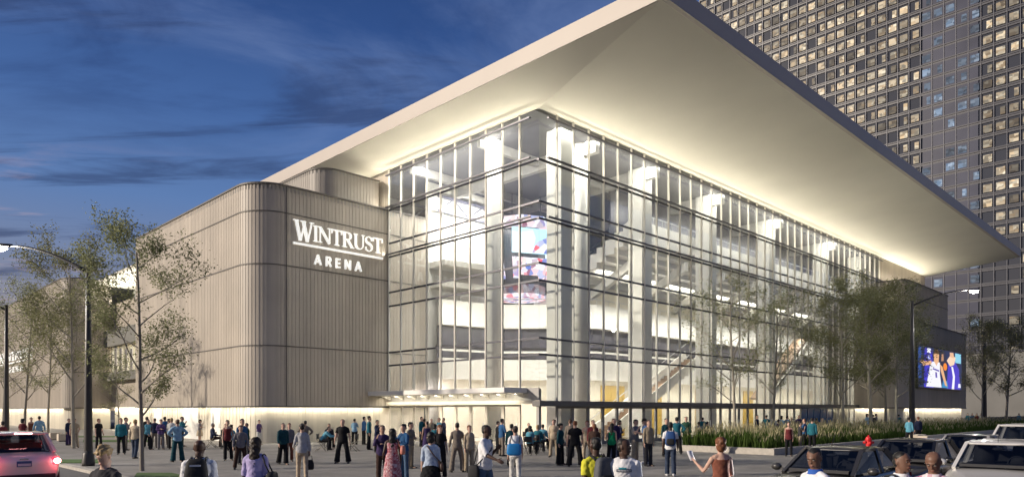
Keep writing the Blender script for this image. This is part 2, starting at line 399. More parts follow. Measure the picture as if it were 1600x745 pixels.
# ------------------------------------------------------------------ roof with its wide sloping soffit
PE, QE = 71.9, 48.0
A_, B_ = 2.75, 10.07
ZI, ZO, ZT = 19.07, 20.05, 20.92
inn = [(0,0),(PE,0),(PE,QE),(0,QE)]; outr = [(-A_,-B_),(PE,-B_),(PE,QE),(-A_,QE)]
mb = MB()
mb.add([(x,y,ZI) for x,y in inn]+[(x,y,ZO) for x,y in outr], [(0,1,5,4),(3,0,4,7)])
sof = mb.build('soffit', M_SOFFIT, arena)
mb = MB(); mb.box(-A_-.03,-A_+.3,-B_-.03,QE,ZO-.02,ZT); mb.box(-A_+.3,PE+.03,-B_-.03,-B_+.3,ZO-.02,ZT)
mb.prism_axis([(-B_+.3,ZO-.02),(-B_+.3,ZT),(0,ZT),(0,ZI)], PE-.05, PE+.03, 0)
mb.build('fascia', M_FASCIA, arena)
mb = MB(); mb.box(-A_+.3,PE-.06,-B_+.3,QE,ZT-.25,ZT-.06); mb.build('roof_top', M_ROOF, arena)
MB().box(0,55,0.3,QE,ZI-.02,ZI+.1).build('ceiling_deck', M_DECK, arena)
for i, p_ in enumerate((5.9,12.6,21.6,32,44.2)):
    MB().box(p_-.2,p_+.2,.5,30,18.2,19.03).build('roof_beam', M_BEAM, arena)
for q_ in (5.5,12.5,20):
    MB().box(.4,54.5,q_-.15,q_+.15,18.45,19.03).build('roof_beam', M_BEAM, arena)
# wall over the right block, up to the soffit
ribbed([(54.9,.02),(PE,.02)], 15.9, 19.08, 'upper_wall', M_PANEL, arena, seed=31)
ribbed([(PE,.02),(PE,QE)], 0, 19.08, 'end_wall', M_PANEL, arena, seed=33)
ribbed([(0.02,QE),(0.02,14.6)], 15.9, 19.08, 'upper_wall', M_PANEL, arena, seed=35)

# ------------------------------------------------------------------ glass corner: sheets, mullions, transoms
TZ = (16.18,13.83,12.88,10.37,9.4,6.15,5.23)
GP, GQ = 55.0, 14.45
gz = MB().box(.03,GP,0,.03,2.62,19.05).build('front_glazing', M_HAZEGLASS, arena)
gz = MB().box(0,.03,.0,GQ,3.36,19.05).build('side_glazing', M_HAZEGLASS, arena)
mm = MB().box(-.035,.035,-.13,-.002,2.62,19.04).build('mullion', M_MULL, arena)
NB = 38; pw = GP/NB
mm.location = (pw,0,0)
for i in range(2, NB+1): clone(mm, arena, (pw*i,0,0))
ms = MB().box(-.13,-.002,-.035,.035,3.36,19.04).build('mullion', M_MULL, arena); qw = GQ/10
ms.location = (0,qw,0)
for i in range(2, 11): clone(ms, arena, (0,qw*i,0))
tf = MB().box(.02,GP,-.10,-.003,-.055,.055).build('transom', M_TRANS, arena); tf.location = (0,0,TZ[0])
ts = MB().box(-.10,-.003,-.10,GQ,-.055,.055).build('transom', M_TRANS, arena); ts.location = (0,0,TZ[0])
for z in TZ[1:]: clone(tf, arena, (0,0,z)); clone(ts, arena, (0,0,z))
# dark band over the front doors, entry canopies on the side
MB().box(-.5,GP-7.4,-.55,.05,2.3,2.62).build('door_canopy', M_DARKBAND, arena, .02)
cn = MB().box(-1.85,.0,.9,14.4,3.06,3.36).build('entry_canopy', mat('canopy_white',(.78,.76,.72),.5,var=.03), arena, .03)
mb = MB()
for i in range(10): mb.prism_axis([(-.05,2.8),(-.05,3.05),(-.9,3.05)], 1.2+i*1.45, 1.26+i*1.45, 1)
mb.build('canopy_bracket', M_MULL, arena)
area('entry_light', arena, (-.7,7.6,3.02), ((.35,0,-1),(0,1,0)), 13, .12, 150, WARM)
MB().box(-.35,.05,-.4,14.4,2.42,2.64).build('door_header', M_CREAM, arena)
MB().box(-.02,.06,0,14.4,2.64,3.36).build('transom_panel', mat('grey_panel',(.33,.32,.3),.5), arena)

# doors: one of each kind, then copies
def make_door(w, h, frame_m, pane_m, handle=True):
    mb = MB(); t = .11
    mb.box(0,t,-.05,.05,0,h); mb.box(w-t,w,-.05,.05,0,h); mb.box(t,w-t,-.05,.05,h-t,h); mb.box(t,w-t,-.05,.05,0,.22)
    d = mb.build('door', frame_m, arena)
    MB().box(t,w-t,-.008,.008,.22,h-t).build('pane', pane_m, d)
    MB().box(w-t-.10,w-t-.06,-.12,-.08,.85,1.35).build('handle', M_RAIL, d)
    return d
M_DFRAME = mat('door_frame_grey', (.22,.21,.2), .4)
M_DFRAME_L = mat('door_frame_cream', (.62,.57,.47), .4)
d0 = make_door(pw, 2.3, M_DFRAME, M_GLASS); d0.location = (pw,0,0)
dblue = None
for i in range(2, 33):
    if 24 <= i <= 28:
        if dblue is None: dblue = make_door(pw, 2.3, M_BLUE, mat('blue_glass',(.02,.14,.34),.1)); dblue.location = (pw*i,0,0)
        else: clone(dblue, arena, (pw*i,0,0))
    else: clone(d0, arena, (pw*i,0,0))
d1 = make_door(qw, 2.42, M_DFRAME_L, M_GLASS); d1.rotation_euler = (0,0,R(-90)); d1.location = (0,qw*2,0)
for i in range(3, 11): clone(d1, arena, (0,qw*i,0))
MB().box(-.1,.1,-.1,.1,0,3.3).build('corner_post', mat('grey_panel',(.33,.32,.3),.5), arena).location = (.12,.12,0)

# ------------------------------------------------------------------ inside the glass
MB().box(.3,54.8,.3,34,-.02,.012).build('lobby_floor', M_FLOOR, arena)
c_r = MB().tube([(0,0,0),(0,0,19.0)], .55, 28).build('column', M_WHITE, arena); c_r.location = (5.9,2.0,0)
clone(c_r, arena, (1.6,5.4,0))
c_s = MB().box(-.6,.6,-.6,.6,0,19.0).build('column', M_WHITE, arena, .03); c_s.location = (3.3,1.3,0)
for p_ in (12.6,21.6,32,44.2,53.6): clone(c_s, arena, (p_,2.0,0))
WALL = [(3.4,14.6),(3.4,13.0),(8,12.2),(13.5,6.8),(54.9,6.8)]
def inner(path, z0, z1, name, m, th=.3, off=0):
    return band(path, off-th, th, z0, z1, name, m, arena)
inner(WALL[1:], 0, 4.35, 'concourse_wall', M_CREAM)
inner(WALL[1:], 4.35, 5.9, 'concourse_band', M_WHITE, .6, .3)
inner(WALL[1:], 5.9, 6.85, 'suite_wall', M_SUITE, .2, -.5)
inner(WALL[1:], 6.4, 6.55, 'suite_rail', M_WHITE, .08, .28)
inner(WALL[1:], 6.85, 8.3, 'suite_wall', M_SUITE, .2, -.3)
inner(WALL[1:], 8.3, 10.1, 'balcony_front', M_WHITE, .6, .3)
inner(WALL[1:], 10.5, 10.56, 'balcony_rail', M_RAIL, .05, .2)
mb = MB()
for (a, b) in zip(WALL[1:-1], WALL[2:]):
    a, b = Vector(a), Vector(b); n = int((b-a).length/1.4)
    for i in range(n): p_ = a+(b-a)*(i/n); mb.box(p_.x-.02,p_.x+.02,p_.y-.22,p_.y-.18,10.1,10.52)
mb.build('balcony_post', M_RAIL, arena)
def gold(p0, p1, z0=.05, z1=4.0): MB().box(p0,p1,6.72-.0,6.79,z0,z1).build('gold_panel', M_GOLD, arena)
gold(14.2,17.2); gold(20.5,22.5); gold(28,30); gold(37,39)
# slabs and wall of the left concourse above the balcony
MB().prism([(3.5,14.4),(3.5,12.9),(8.2,12.1),(9.5,14.4)], 11.1, 11.5).build('upper_slab', M_WHITE, arena)
MB().prism([(3.5,14.4),(3.5,12.6),(8.4,11.8),(9.7,14.4)], 12.6, 13.0).build('upper_slab', M_WHITE, arena)
MB().box(3.4,10.5,14.45,14.75,0,19).build('lobby_back_wall', M_WHITE, arena)
MB().box(10.2,10.5,14.75,20,10,19).build('lobby_back_wall', M_WHITE, arena)
# bowl: stepped seating that rises towards the facade, seen from below and from its end
def rake(p0, p1, q0, z0, steps, rise, run, name):
    prof = [(q0,z0),(q0,z0-1.5)]
    q, z = q0, z0-1.5
    for i in range(steps): q += run; prof.append((q, z)); z -= rise; prof.append((q, z))
    prof += [(q, z+1.1)]
    z2 = z+1.1
    for i in range(steps): z2 += rise; prof.append((q, z2)); q -= run; prof.append((q, z2))
    mb = MB(); mb.prism_axis(prof[:-1], p0, p1, 0); return mb.build(name, M_WHITE, arena)
rake(13.2, 54.8, 3.1, 16.0, 14, .42, .82, 'seating_bowl')
MB().box(13.2,54.8,3.06,3.12,16.45,16.52).build('bowl_rail', M_RAIL, arena)
mb = MB()
for i in range(34): mb.box(13.3+i*1.25,13.34+i*1.25,3.07,3.11,16.0,16.45)
mb.build('bowl_rail_post', M_RAIL, arena)
MB().box(13.4,54.8,5.2,5.4,14.6,19.0).build('press_level_wall', M_SUITE, arena)
for i in range(7):
    p_ = 14.6+i*6
    MB().prism_axis([(3.3,13.9),(3.3,13.2),(12.0,8.9),(12.0,9.6)], p_, p_+.45, 0).build('raker_beam', M_WHITE, arena)
MB().box(13.6,54.8,8.2,8.4,10.1,13.0).build('upper_concourse_wall', M_CREAM, arena)
# far side of the bowl, seen through the corner
rake2 = MB()
for i in range(18): rake2.box(6,54,26+i*.85,26.9+i*.85,0,7.0+i*.55)
rake2.build('far_seating', M_SEATS, arena)
rake3 = MB()
for i in range(14): rake3.box(10.6+i*.0,12+0.0,15,41,10,10.1)
MB().box(10.5,54.8,42.2,42.5,0,19).build('bowl_back_wall', M_SUITE, arena)
mb = MB()
for i in range(9):
    q_ = 14+i*3.2
    mb.beam((4,q_,18.0),(40,q_,18.0),.15,.2); mb.beam((4,q_,16.9),(40,q_,16.9),.12,.16)
    for j in range(12): mb.beam((4+3*j,q_,16.9),(5.5+3*j,q_,18.0),.1,.1); mb.beam((5.5+3*j,q_,18.0),(7+3*j,q_,16.9),.1,.1)
mb.build('roof_truss', mat('truss_dark',(.1,.1,.14),.5), arena)
# stair up from the lobby
mb = MB()
n = 26
for i in range(n): mb.box(11+i*.5,11.5+i*.5,3.6,5.2,.0+i*.245,.245+i*.245+.0)
mb.build('lobby_stair', mat('stair_brown',(.2,.13,.08),.6), arena)
for q_ in (3.5,5.3):
    MB().beam((11,q_,.35),(24,q_,6.72),.08,.75).build('stair_stringer', M_WHITE, arena)
    MB().beam((11,q_,1.35),(24,q_,7.72),.05,.05).build('stair_handrail', M_RAIL, arena)
# second flight further along
MB().beam((36,3.5,3.2),(46,3.5,9.6),.08,.6).build('stair_stringer', M_WHITE, arena)
MB().beam((36,4.8,3.2),(46,4.8,9.6),1.4,.25).build('lobby_stair', mat('stair_brown',(.2,.13,.08),.6), arena)
# interior lights: long ceiling panels
area('lobby_light', arena, (27,1.0,18.98), ((0,.25,-1),(1,0,0)), 50, 1.2, 4000, NEUT)
area('lobby_light', arena, (1.0,8,18.98), ((.25,0,-1),(0,1,0)), 12, 1.2, 1700, NEUT)
area('concourse_light', arena, (30,4.6,9.6), ((0,.4,-1),(1,0,0)), 46, .5, 1600, NEUT)
area('concourse_light', arena, (6,8.5,9.6), ((.3,.4,-1),(.76,-.65,0)), 10, .5, 380, NEUT)
area('concourse_light', arena, (30,4.2,4.2), ((0,.4,-1),(1,0,0)), 46, .4, 1100, NEUT)
area('concourse_light', arena, (2.6,8,4.2), ((.3,.3,-1),(0,1,0)), 11, .4, 520, (1,.87,.86))  # pink tint added to stand in for pinkish reflections in the glass
area('upper_light', arena, (7,12.2,16.8), ((0,.6,-.4),(1,0,0)), 5, .4, 800, NEUT)
area('upper_light', arena, (34,6.8,12.6), ((0,-.2,1),(1,0,0)), 40, .5, 700, NEUT)
# linear uplights that wash the soffit: on the top of the glass and on two transoms
def uplight(z, off, p_w, s_w, tilt):
    area('soffit_uplight', arena, (PE/2-.5,-off,z), ((0,-tilt,1),(1,0,0)), 70, .14, p_w, WARM)
    area('soffit_uplight', arena, (-off,13,z), ((-tilt,0,1),(0,1,0)), 26, .14, s_w, WARM)
    MB().box(.3,GP,-off-.08,-off+.08,z-.09,z-.012).build('uplight_housing', M_TRANS, arena)
    MB().box(-off-.08,-off+.08,.3,14.3,z-.09,z-.012).build('uplight_housing', M_TRANS, arena)
uplight(18.55, .42, 190, 100, .35)
uplight(16.32, .42, 1500, 600, .5)
uplight(13.0, .42, 650, 260, 1.0)

# ------------------------------------------------------------------ right-hand blocks beyond the glass
PATHB = [(55.0,0.0),(55.0,-2.1)] + arc(55.63,-2.1,.63,180,270,6)[1:] + [(71.2,-2.73),(71.2,0)]
block(PATHB, 16.17, [], 'clad_wall', (14.5,), arena, 41, base=False)
PATHC = [(47.6,0.0),(47.6,-3.0)] + arc(49.2,-3.0,1.6,180,270,10)[1:] + [(71.6,-4.6),(71.6,0)]
block(PATHC, 11.2, [], 'clad_wall', (6.12,), arena, 47)
wash(49.5,71.4,-4.4,-4.4, 240); wash(47.8,47.8,0,-3, 30)
# ================================================================== ground
def ground_mat(name, col, joint=0.0, jw=.022, scale=.5, rough=.85, blotch=.24):
    m = bpy.data.materials.new(name); m.use_nodes = True; t = m.node_tree; p = t.nodes['Principled BSDF']; p.inputs['Roughness'].default_value = rough
    tc = N(t, 'ShaderNodeTexCoord')
    n1 = N(t, 'ShaderNodeTexNoise'); n1.inputs['Scale'].default_value = scale; n1.inputs['Detail'].default_value = 8; n1.inputs['Roughness'].default_value=.65; t.links.new(tc.outputs['Object'], n1.inputs[0])
    n2 = N(t, 'ShaderNodeTexNoise'); n2.inputs['Scale'].default_value = 55; n2.inputs['Detail'].default_value = 3; t.links.new(tc.outputs['Object'], n2.inputs[0])
    a = N(t, 'ShaderNodeMapRange'); t.links.new(n1.outputs[0], a.inputs[0]); a.inputs[1].default_value=.3; a.inputs[2].default_value=.7; a.inputs[3].default_value=1-blotch; a.inputs[4].default_value=1+blotch
    b = N(t, 'ShaderNodeMapRange'); t.links.new(n2.outputs[0], b.inputs[0]); b.inputs[1].default_value=.3; b.inputs[2].default_value=.7; b.inputs[3].default_value=.85; b.inputs[4].default_value=1.15
    mu = N(t, 'ShaderNodeMath', operation='MULTIPLY'); t.links.new(a.outputs[0], mu.inputs[0]); t.links.new(b.outputs[0], mu.inputs[1]); last = mu.outputs[0]
    if joint:
        mp = N(t, 'ShaderNodeMapping'); t.links.new(tc.outputs['Object'], mp.inputs[0]); mp.inputs['Scale'].default_value = (1/joint,1/joint,1)
        sx = N(t, 'ShaderNodeSeparateXYZ'); t.links.new(mp.outputs[0], sx.inputs[0])
        ds = []
        for ax in ('X','Y'):
            fr = N(t, 'ShaderNodeMath', operation='FRACT'); t.links.new(sx.outputs[ax], fr.inputs[0])
            g = N(t, 'ShaderNodeMath', operation='GREATER_THAN'); t.links.new(fr.outputs[0], g.inputs[0]); g.inputs[1].default_value = jw/joint
            k = N(t, 'ShaderNodeMapRange'); t.links.new(g.outputs[0], k.inputs[0]); k.inputs[3].default_value=.55; k.inputs[4].default_value=1; ds.append(k.outputs[0])
        fl = N(t, 'ShaderNodeVectorMath', operation='FLOOR'); t.links.new(mp.outputs[0], fl.inputs[0])
        wn_ = N(t, 'ShaderNodeTexWhiteNoise'); t.links.new(fl.outputs[0], wn_.inputs[0])
        kk = N(t, 'ShaderNodeMapRange'); t.links.new(wn_.outputs[0], kk.inputs[0]); kk.inputs[3].default_value=.93; kk.inputs[4].default_value=1.07; ds.append(kk.outputs[0])
        for d in ds:
            q = N(t, 'ShaderNodeMath', operation='MULTIPLY'); t.links.new(last, q.inputs[0]); t.links.new(d, q.inputs[1]); last = q.outputs[0]
    vm = N(t, 'ShaderNodeVectorMath', operation='SCALE'); vm.inputs[0].default_value = col; t.links.new(last, vm.inputs['Scale']); t.links.new(vm.outputs[0], p.inputs['Base Color'])
    bp = N(t, 'ShaderNodeBump'); bp.inputs['Strength'].default_value=.25; bp.inputs['Distance'].default_value=.01; t.links.new(n2.outputs[0], bp.inputs['Height']); t.links.new(bp.outputs[0], p.inputs['Normal'])
    return m
M_ASPHALT = ground_mat('asphalt', (.105,.103,.10))
M_PAVE = ground_mat('plaza_concrete', (.24,.228,.21), 2.4)
M_KERB = mat('kerb_concrete', (.42,.39,.34), .8, var=.15, scale=6, bump=.2)
M_LINE = mat('road_paint', (.7,.7,.66), .7, var=.2, scale=9)
M_SOIL = mat('soil', (.05,.045,.03), .95)
M_GRASS = mat('grass', (.06,.12,.025), .9, var=.4, scale=40)
g = MB().box(-1500,1500,-300,2500,-.4,-.11).build('ground', M_ASPHALT); tag(g, kind='structure')
pl = empty('plaza', C0, UA); tag(pl, kind='structure')
PZ = [(-22,-18),(140,-18),(140,140),(-22,140)]
MB().prism(PZ, -.3, 0).build('plaza_slab', M_PAVE, pl)
band([(-22.0,140),(-22.0,-18.0),(140,-18)][::1], -.0, .28, -.3, -.004, 'kerb', M_KERB, pl)
# road markings on the left street
mk = empty('road_markings', C0, UA); tag(mk, kind='structure')
mb = MB()
for i in range(14): mb.box(-30.1,-29.95,-10+i*7,-7+i*7,-.112,-.104)
mb.build('centre_dashes', M_LINE, mk)

# planter with ornamental grass along the right facade
pn = empty('planter_bed', C0, UA, 'long low concrete-edged planter bed in front of the right glass facade', 'planter')
P0, P1, Q0, Q1 = 2.6, 95, -12.2, -6.6
band([(P0,Q0),(P1,Q0)], 0, .3, 0, .3, 'kerb_edge', M_KERB, pn)
MB().box(P0-.0,P0+.3,Q0+.001,Q1,0,.298).build('kerb_edge', M_KERB, pn)
MB().box(P0+.3,P1,Q1-.3,Q1,0,.296).build('kerb_edge', M_KERB, pn)
MB().box(P0+.3,P1,Q0+.0,Q1-.3,0,.22).build('soil', M_SOIL, pn)
def leafmat(name, col, col2, trans=.35, scale=1.2):
    m = bpy.data.materials.new(name); m.use_nodes = True; t = m.node_tree; t.nodes.clear()
    o = N(t,'ShaderNodeOutputMaterial'); d = N(t,'ShaderNodeBsdfDiffuse'); tr = N(t,'ShaderNodeBsdfTranslucent'); mx = N(t,'ShaderNodeMixShader'); mx.inputs[0].default_value = trans
    g_ = N(t,'ShaderNodeNewGeometry'); tc = N(t,'ShaderNodeTexCoord'); nz = N(t,'ShaderNodeTexNoise'); nz.inputs['Scale'].default_value = scale; t.links.new(tc.outputs['Object'], nz.inputs[0])
    ad = N(t,'ShaderNodeMath',operation='ADD'); t.links.new(g_.outputs['Random Per Island'], ad.inputs[0]); t.links.new(nz.outputs[0], ad.inputs[1])
    mr = N(t,'ShaderNodeMapRange'); t.links.new(ad.outputs[0], mr.inputs[0]); mr.inputs[1].default_value=.4; mr.inputs[2].default_value=1.6
    c_ = N(t,'ShaderNodeMix',data_type='RGBA'); t.links.new(mr.outputs[0], c_.inputs[0]); c_.inputs[6].default_value = col+(1,); c_.inputs[7].default_value = col2+(1,)
    t.links.new(c_.outputs[2], d.inputs[0]); t.links.new(c_.outputs[2], tr.inputs[0]); t.links.new(d.outputs[0], mx.inputs[1]); t.links.new(tr.outputs[0], mx.inputs[2]); t.links.new(mx.outputs[0], o.inputs[0])
    return m
M_BLADE = leafmat('grass_blade', (.035,.075,.015), (.11,.16,.045))
M_PLUME = leafmat('grass_plume', (.30,.27,.15), (.46,.42,.27))
rnd = random.Random(11)
mb = MB()
def tuft(mb, x, y, s, nb):
    for k in range(nb):
        a = rnd.uniform(0, 6.283); h = s*rnd.uniform(.6,1.0); lean = rnd.uniform(.05,.5)*h; w = .022
        bx, by = x+rnd.uniform(-.1,.1), y+rnd.uniform(-.1,.1); ca, sa = math.cos(a), math.sin(a)
        p1 = (bx+ca*lean*.35, by+sa*lean*.35, .2+h*.6); p2 = (bx+ca*lean, by+sa*lean, .2+h*(1-.12*rnd.random()))
        mb.add([(bx-sa*w,by+ca*w,.2),(bx+sa*w,by-ca*w,.2),(p1[0]+sa*w*.8,p1[1]-ca*w*.8,p1[2]),(p1[0]-sa*w*.8,p1[1]+ca*w*.8,p1[2]),p2], [(0,1,2,3),(3,2,4)], 0)
        if rnd.random() < .33:
            q = Vector(p2); d = Vector((ca*.1, sa*.1, .26))*rnd.uniform(.8,1.2); w2 = .022
            mb.add([q, q+d*.5+Vector((-sa*w2,ca*w2,0)), q+d, q+d*.5+Vector((sa*w2,-ca*w2,0))], [(0,1,2,3)], 1)
p_ = P0+.5
while p_ < P1-.3:
    dens = .30 if p_ < 25 else (.42 if p_ < 50 else .7)
    q_ = Q0+.35
    while q_ < Q1-.4:
        tuft(mb, p_+rnd.uniform(-.15,.15), q_+rnd.uniform(-.15,.15), rnd.uniform(.75,1.2) if q_ > Q0+.8 else rnd.uniform(.45,.8), 9 if p_ < 25 else 7)
        q_ += dens*1.15
    p_ += dens
og = mb.build('ornamental_grass', [M_BLADE, M_PLUME]); og.location = C0; og.rotation_euler = (0,0,UA)
tag(og, 'tall feathery ornamental grass filling the planter bed before the right facade', 'grass', kind='stuff')
# small lawn strips on the left
lw = empty('lawn', (0,0,0)); tag(lw, kind='structure')
def lawn(corners, h=.03):
    MB().prism(corners, -.05, h).build('lawn_strip', M_GRASS, lw)
def pxg(x, y, z=0): d = F_PX*(EYE-z)/(y-HORIZON); v_ = at(x, d); return (v_.x, v_.y)
lawn([pxg(205,752),pxg(330,752),pxg(268,739),pxg(214,739)])
lawn([pxg(93,723),pxg(165,723),pxg(160,718),pxg(95,718)])
lawn([pxg(130,690),pxg(240,690),pxg(240,687),pxg(130,687)])
lawn([pxg(120,682.5),pxg(210,682.5),pxg(210,681),pxg(120,681)])

# ================================================================== office tower behind
TB = Vector((112, 208, 0))
tower = empty('office_tower', TB, UA, 'dark glass office tower rising behind the arena with warm lit windows', 'tower')
def tower_glass():
    m = bpy.data.materials.new('tower_glass'); m.use_nodes = True; t = m.node_tree; p = t.nodes['Principled BSDF']
    p.inputs['Roughness'].default_value=.12; tc = N(t,'ShaderNodeTexCoord'); nz = N(t,'ShaderNodeTexNoise'); nz.inputs['Scale'].default_value=.05; nz.inputs['Detail'].default_value=3; t.links.new(tc.outputs['Object'], nz.inputs[0])
    c_ = N(t,'ShaderNodeMix',data_type='RGBA'); t.links.new(nz.outputs[0], c_.inputs[0]); c_.inputs[6].default_value=(.04,.045,.058,1); c_.inputs[7].default_value=(.065,.066,.075,1); t.links.new(c_.outputs[2], p.inputs['Base Color']); return m
M_TG = tower_glass()
M_SPAN = mat('tower_spandrel', (.045,.047,.062), .4, var=.2, scale=.3)
M_TMUL = mat('tower_mullion', (.11,.112,.13), .4, .3)
M_BLUEBAY = mat('tower_blue_bay', (.055,.058,.085), .25, var=.3, scale=.1)
S0, S1, TH, FH = -60.0, 64.0, 190.0, 4.0     # along v, height, storey
MB().box(0,45,S0,S1,0,TH).build('tower_body', M_TG, tower)
mb = MB()
nf = int(TH/FH)
for i in range(1, nf):
    z = i*FH; mb.box(-.25,-.01,S0,S1,z-.55,z+.35); mb.box(-.42,-.26,S0,S1,z+.0,z+.18)
mb.build('spandrel_bands', M_SPAN, tower)
BW = 2.95; nb_ = int((S1-S0)/BW)
mb = MB()
for j in range(nb_+1): mb.box(-.4,-.02,S0+j*BW-.07,S0+j*BW+.07,0,TH)
mb.build('tower_mullions', M_TMUL, tower)
# blue recessed bay: px 1480..1545 of the photograph
MB().box(-.23,-.012,-21,-7.5,0,TH).build('blue_bay', M_BLUEBAY, tower)
def win_mat(name, base, amp, warm):
    m = bpy.data.materials.new(name); m.use_nodes = True; t = m.node_tree; p = t.nodes['Principled BSDF']
    p.inputs['Base Color'].default_value=(.03,.03,.03,1); p.inputs['Roughness'].default_value=.15
    g_ = N(t,'ShaderNodeNewGeometry'); oi = N(t,'ShaderNodeObjectInfo'); tc = N(t,'ShaderNodeTexCoord')
    ad = N(t,'ShaderNodeMath',operation='ADD'); t.links.new(g_.outputs['Random Per Island'], ad.inputs[0]); t.links.new(oi.outputs['Random'], ad.inputs[1])
    fr = N(t,'ShaderNodeMath',operation='FRACT'); t.links.new(ad.outputs[0], fr.inputs[0])
    # rooms seen through the pane: coarse cells of light and dark
    mp = N(t,'ShaderNodeMapping'); mp.inputs['Scale'].default_value=(1,1.25,1.9); t.links.new(tc.outputs['Object'], mp.inputs[0])
    vo = N(t,'ShaderNodeTexVoronoi',distance='CHEBYCHEV'); vo.inputs['Scale'].default_value=.75; vo.inputs['Randomness'].default_value=.7; t.links.new(mp.outputs[0], vo.inputs[0])
    sp = N(t,'ShaderNodeSeparateColor'); t.links.new(vo.outputs['Color'], sp.inputs[0])
    mr = N(t,'ShaderNodeMapRange'); t.links.new(sp.outputs[0], mr.inputs[0]); mr.inputs[1].default_value=.1; mr.inputs[2].default_value=.9; mr.inputs[3].default_value=.45; mr.inputs[4].default_value=1.3
    m2 = N(t,'ShaderNodeMapRange'); t.links.new(fr.outputs[0], m2.inputs[0]); m2.inputs[3].default_value=base; m2.inputs[4].default_value=amp
    mu = N(t,'ShaderNodeMath',operation='MULTIPLY'); t.links.new(mr.outputs[0], mu.inputs[0]); t.links.new(m2.outputs[0], mu.inputs[1])
    rp = N(t,'ShaderNodeValToRGB'); t.links.new(sp.outputs[1], rp.inputs[0])
    rp.color_ramp.elements[0].color = warm[0]+(1,); rp.color_ramp.elements[1].color = warm[1]+(1,)
    t.links.new(rp.outputs[0], p.inputs['Emission Color']); t.links.new(mu.outputs[0], p.inputs['Emission Strength']); return m
M_WIN = win_mat('lit_window', .08, .72, ((.85,.60,.34),(1,.88,.66)))
M_WINB = win_mat('lit_window_cool', .06, .42, ((.25,.40,.62),(.6,.75,.95)))
wins = []
wr = random.Random(5)
for j in range(nb_):
    s0 = S0+j*BW+.42; s1 = s0+BW-.90
    sm = (s0+s1)/2; cool = -21.5 < sm < -7.2
    for i in range(1, nf):
        z0 = i*FH+.70; z1 = z0+2.05
        P = TB + V*sm; x = 800+F_PX*P.x/P.y; y = HORIZON-F_PX*(z0+1.2-EYE)/P.y
        if not (1050 < x < 1620 and -40 < y < 560): continue
        zlow = z0 < 44
        on = wr.random() < (.5 if cool else (.28 if (zlow and x > 1450) else .88))
        if zlow and z0 < 40: on = wr.random() < .12
        if not on: continue
        w0, w1 = s0, s1
        if wr.random() < .3: w1 = s0+(s1-s0)*wr.uniform(.45,.8)
        line = 640-394-(1596-x)*.775        # the roof edge of the arena hides what is below it
        vis = y < 394-(1596-x)*.768-4
        wins.append((vis, 1/P.y, w0, w1, z0, z1, cool))
wins.sort(key=lambda w: (not w[0], -w[1]))
def win_mb(mb, w): mb.add([(-.262,w[2],w[4]),(-.262,w[2],w[5]),(-.262,w[3],w[5]),(-.262,w[3],w[4])], [(3,2,1,0)], 1 if w[6] else 0)
for w in wins[:100]:
    mb = MB(); win_mb(mb, w); o = mb.build('window', [M_WIN, M_WINB], tower)
mb = MB()
for w in wins[100:]: win_mb(mb, w)
tag(mb.build('windows', [M_WIN, M_WINB], tower), kind='stuff')
MB().box(-14,-.6,S0,30,0,16.5).build('podium', mat('podium_grey',(.15,.148,.14),.8,var=.2,scale=.15), tower)
MB().box(-14.3,-13.9,S0,30,16.5,17.0).build('coping', M_SPAN, tower)
# low dark garden wall before the tower
gwall = MB().box(73,130,-5.2,-4.8,0,1.15).build('garden_wall', mat('garden_wall',(.06,.06,.065),.7)); gwall.location = C0; gwall.rotation_euler=(0,0,UA)
tag(gwall, 'low dark wall behind the planter, right of the lit base wall', 'wall')
# ================================================================== lettering
def stroke(pts, w):
    """closed ribbon polygon-strip along pts, widths w (number or list); returns quads"""
    P = [Vector((p[0], p[1], 0)) for p in pts]; W = w if isinstance(w, list) else [w]*len(P); L = []; Rr = []
    for i, p in enumerate(P):
        d = (P[min(i+1,len(P)-1)]-P[max(i-1,0)]).normalized(); n = Vector((-d.y, d.x, 0)); L.append(p+n*W[i]/2); Rr.append(p-n*W[i]/2)
    return [[(a.x,a.y),(b.x,b.y),(c.x,c.y),(d.x,d.y)] for a,b,c,d in zip(L[:-1],L[1:],Rr[1:],Rr[:-1])]
def rect(x0,x1,y0,y1): return [[(x0,y1),(x1,y1),(x1,y0),(x0,y0)]]
def arcp(cx,cy,rx,ry,a0,a1,n=12): return [(cx+rx*math.cos(R(a0+(a1-a0)*i/n)), cy+ry*math.sin(R(a0+(a1-a0)*i/n))) for i in range(n+1)]
TH_, TN_, SF = .15, .055, .035
def serif(x0,x1,y,up): return rect(x0,x1,y,y+SF) if up else rect(x0,x1,y-SF,y)
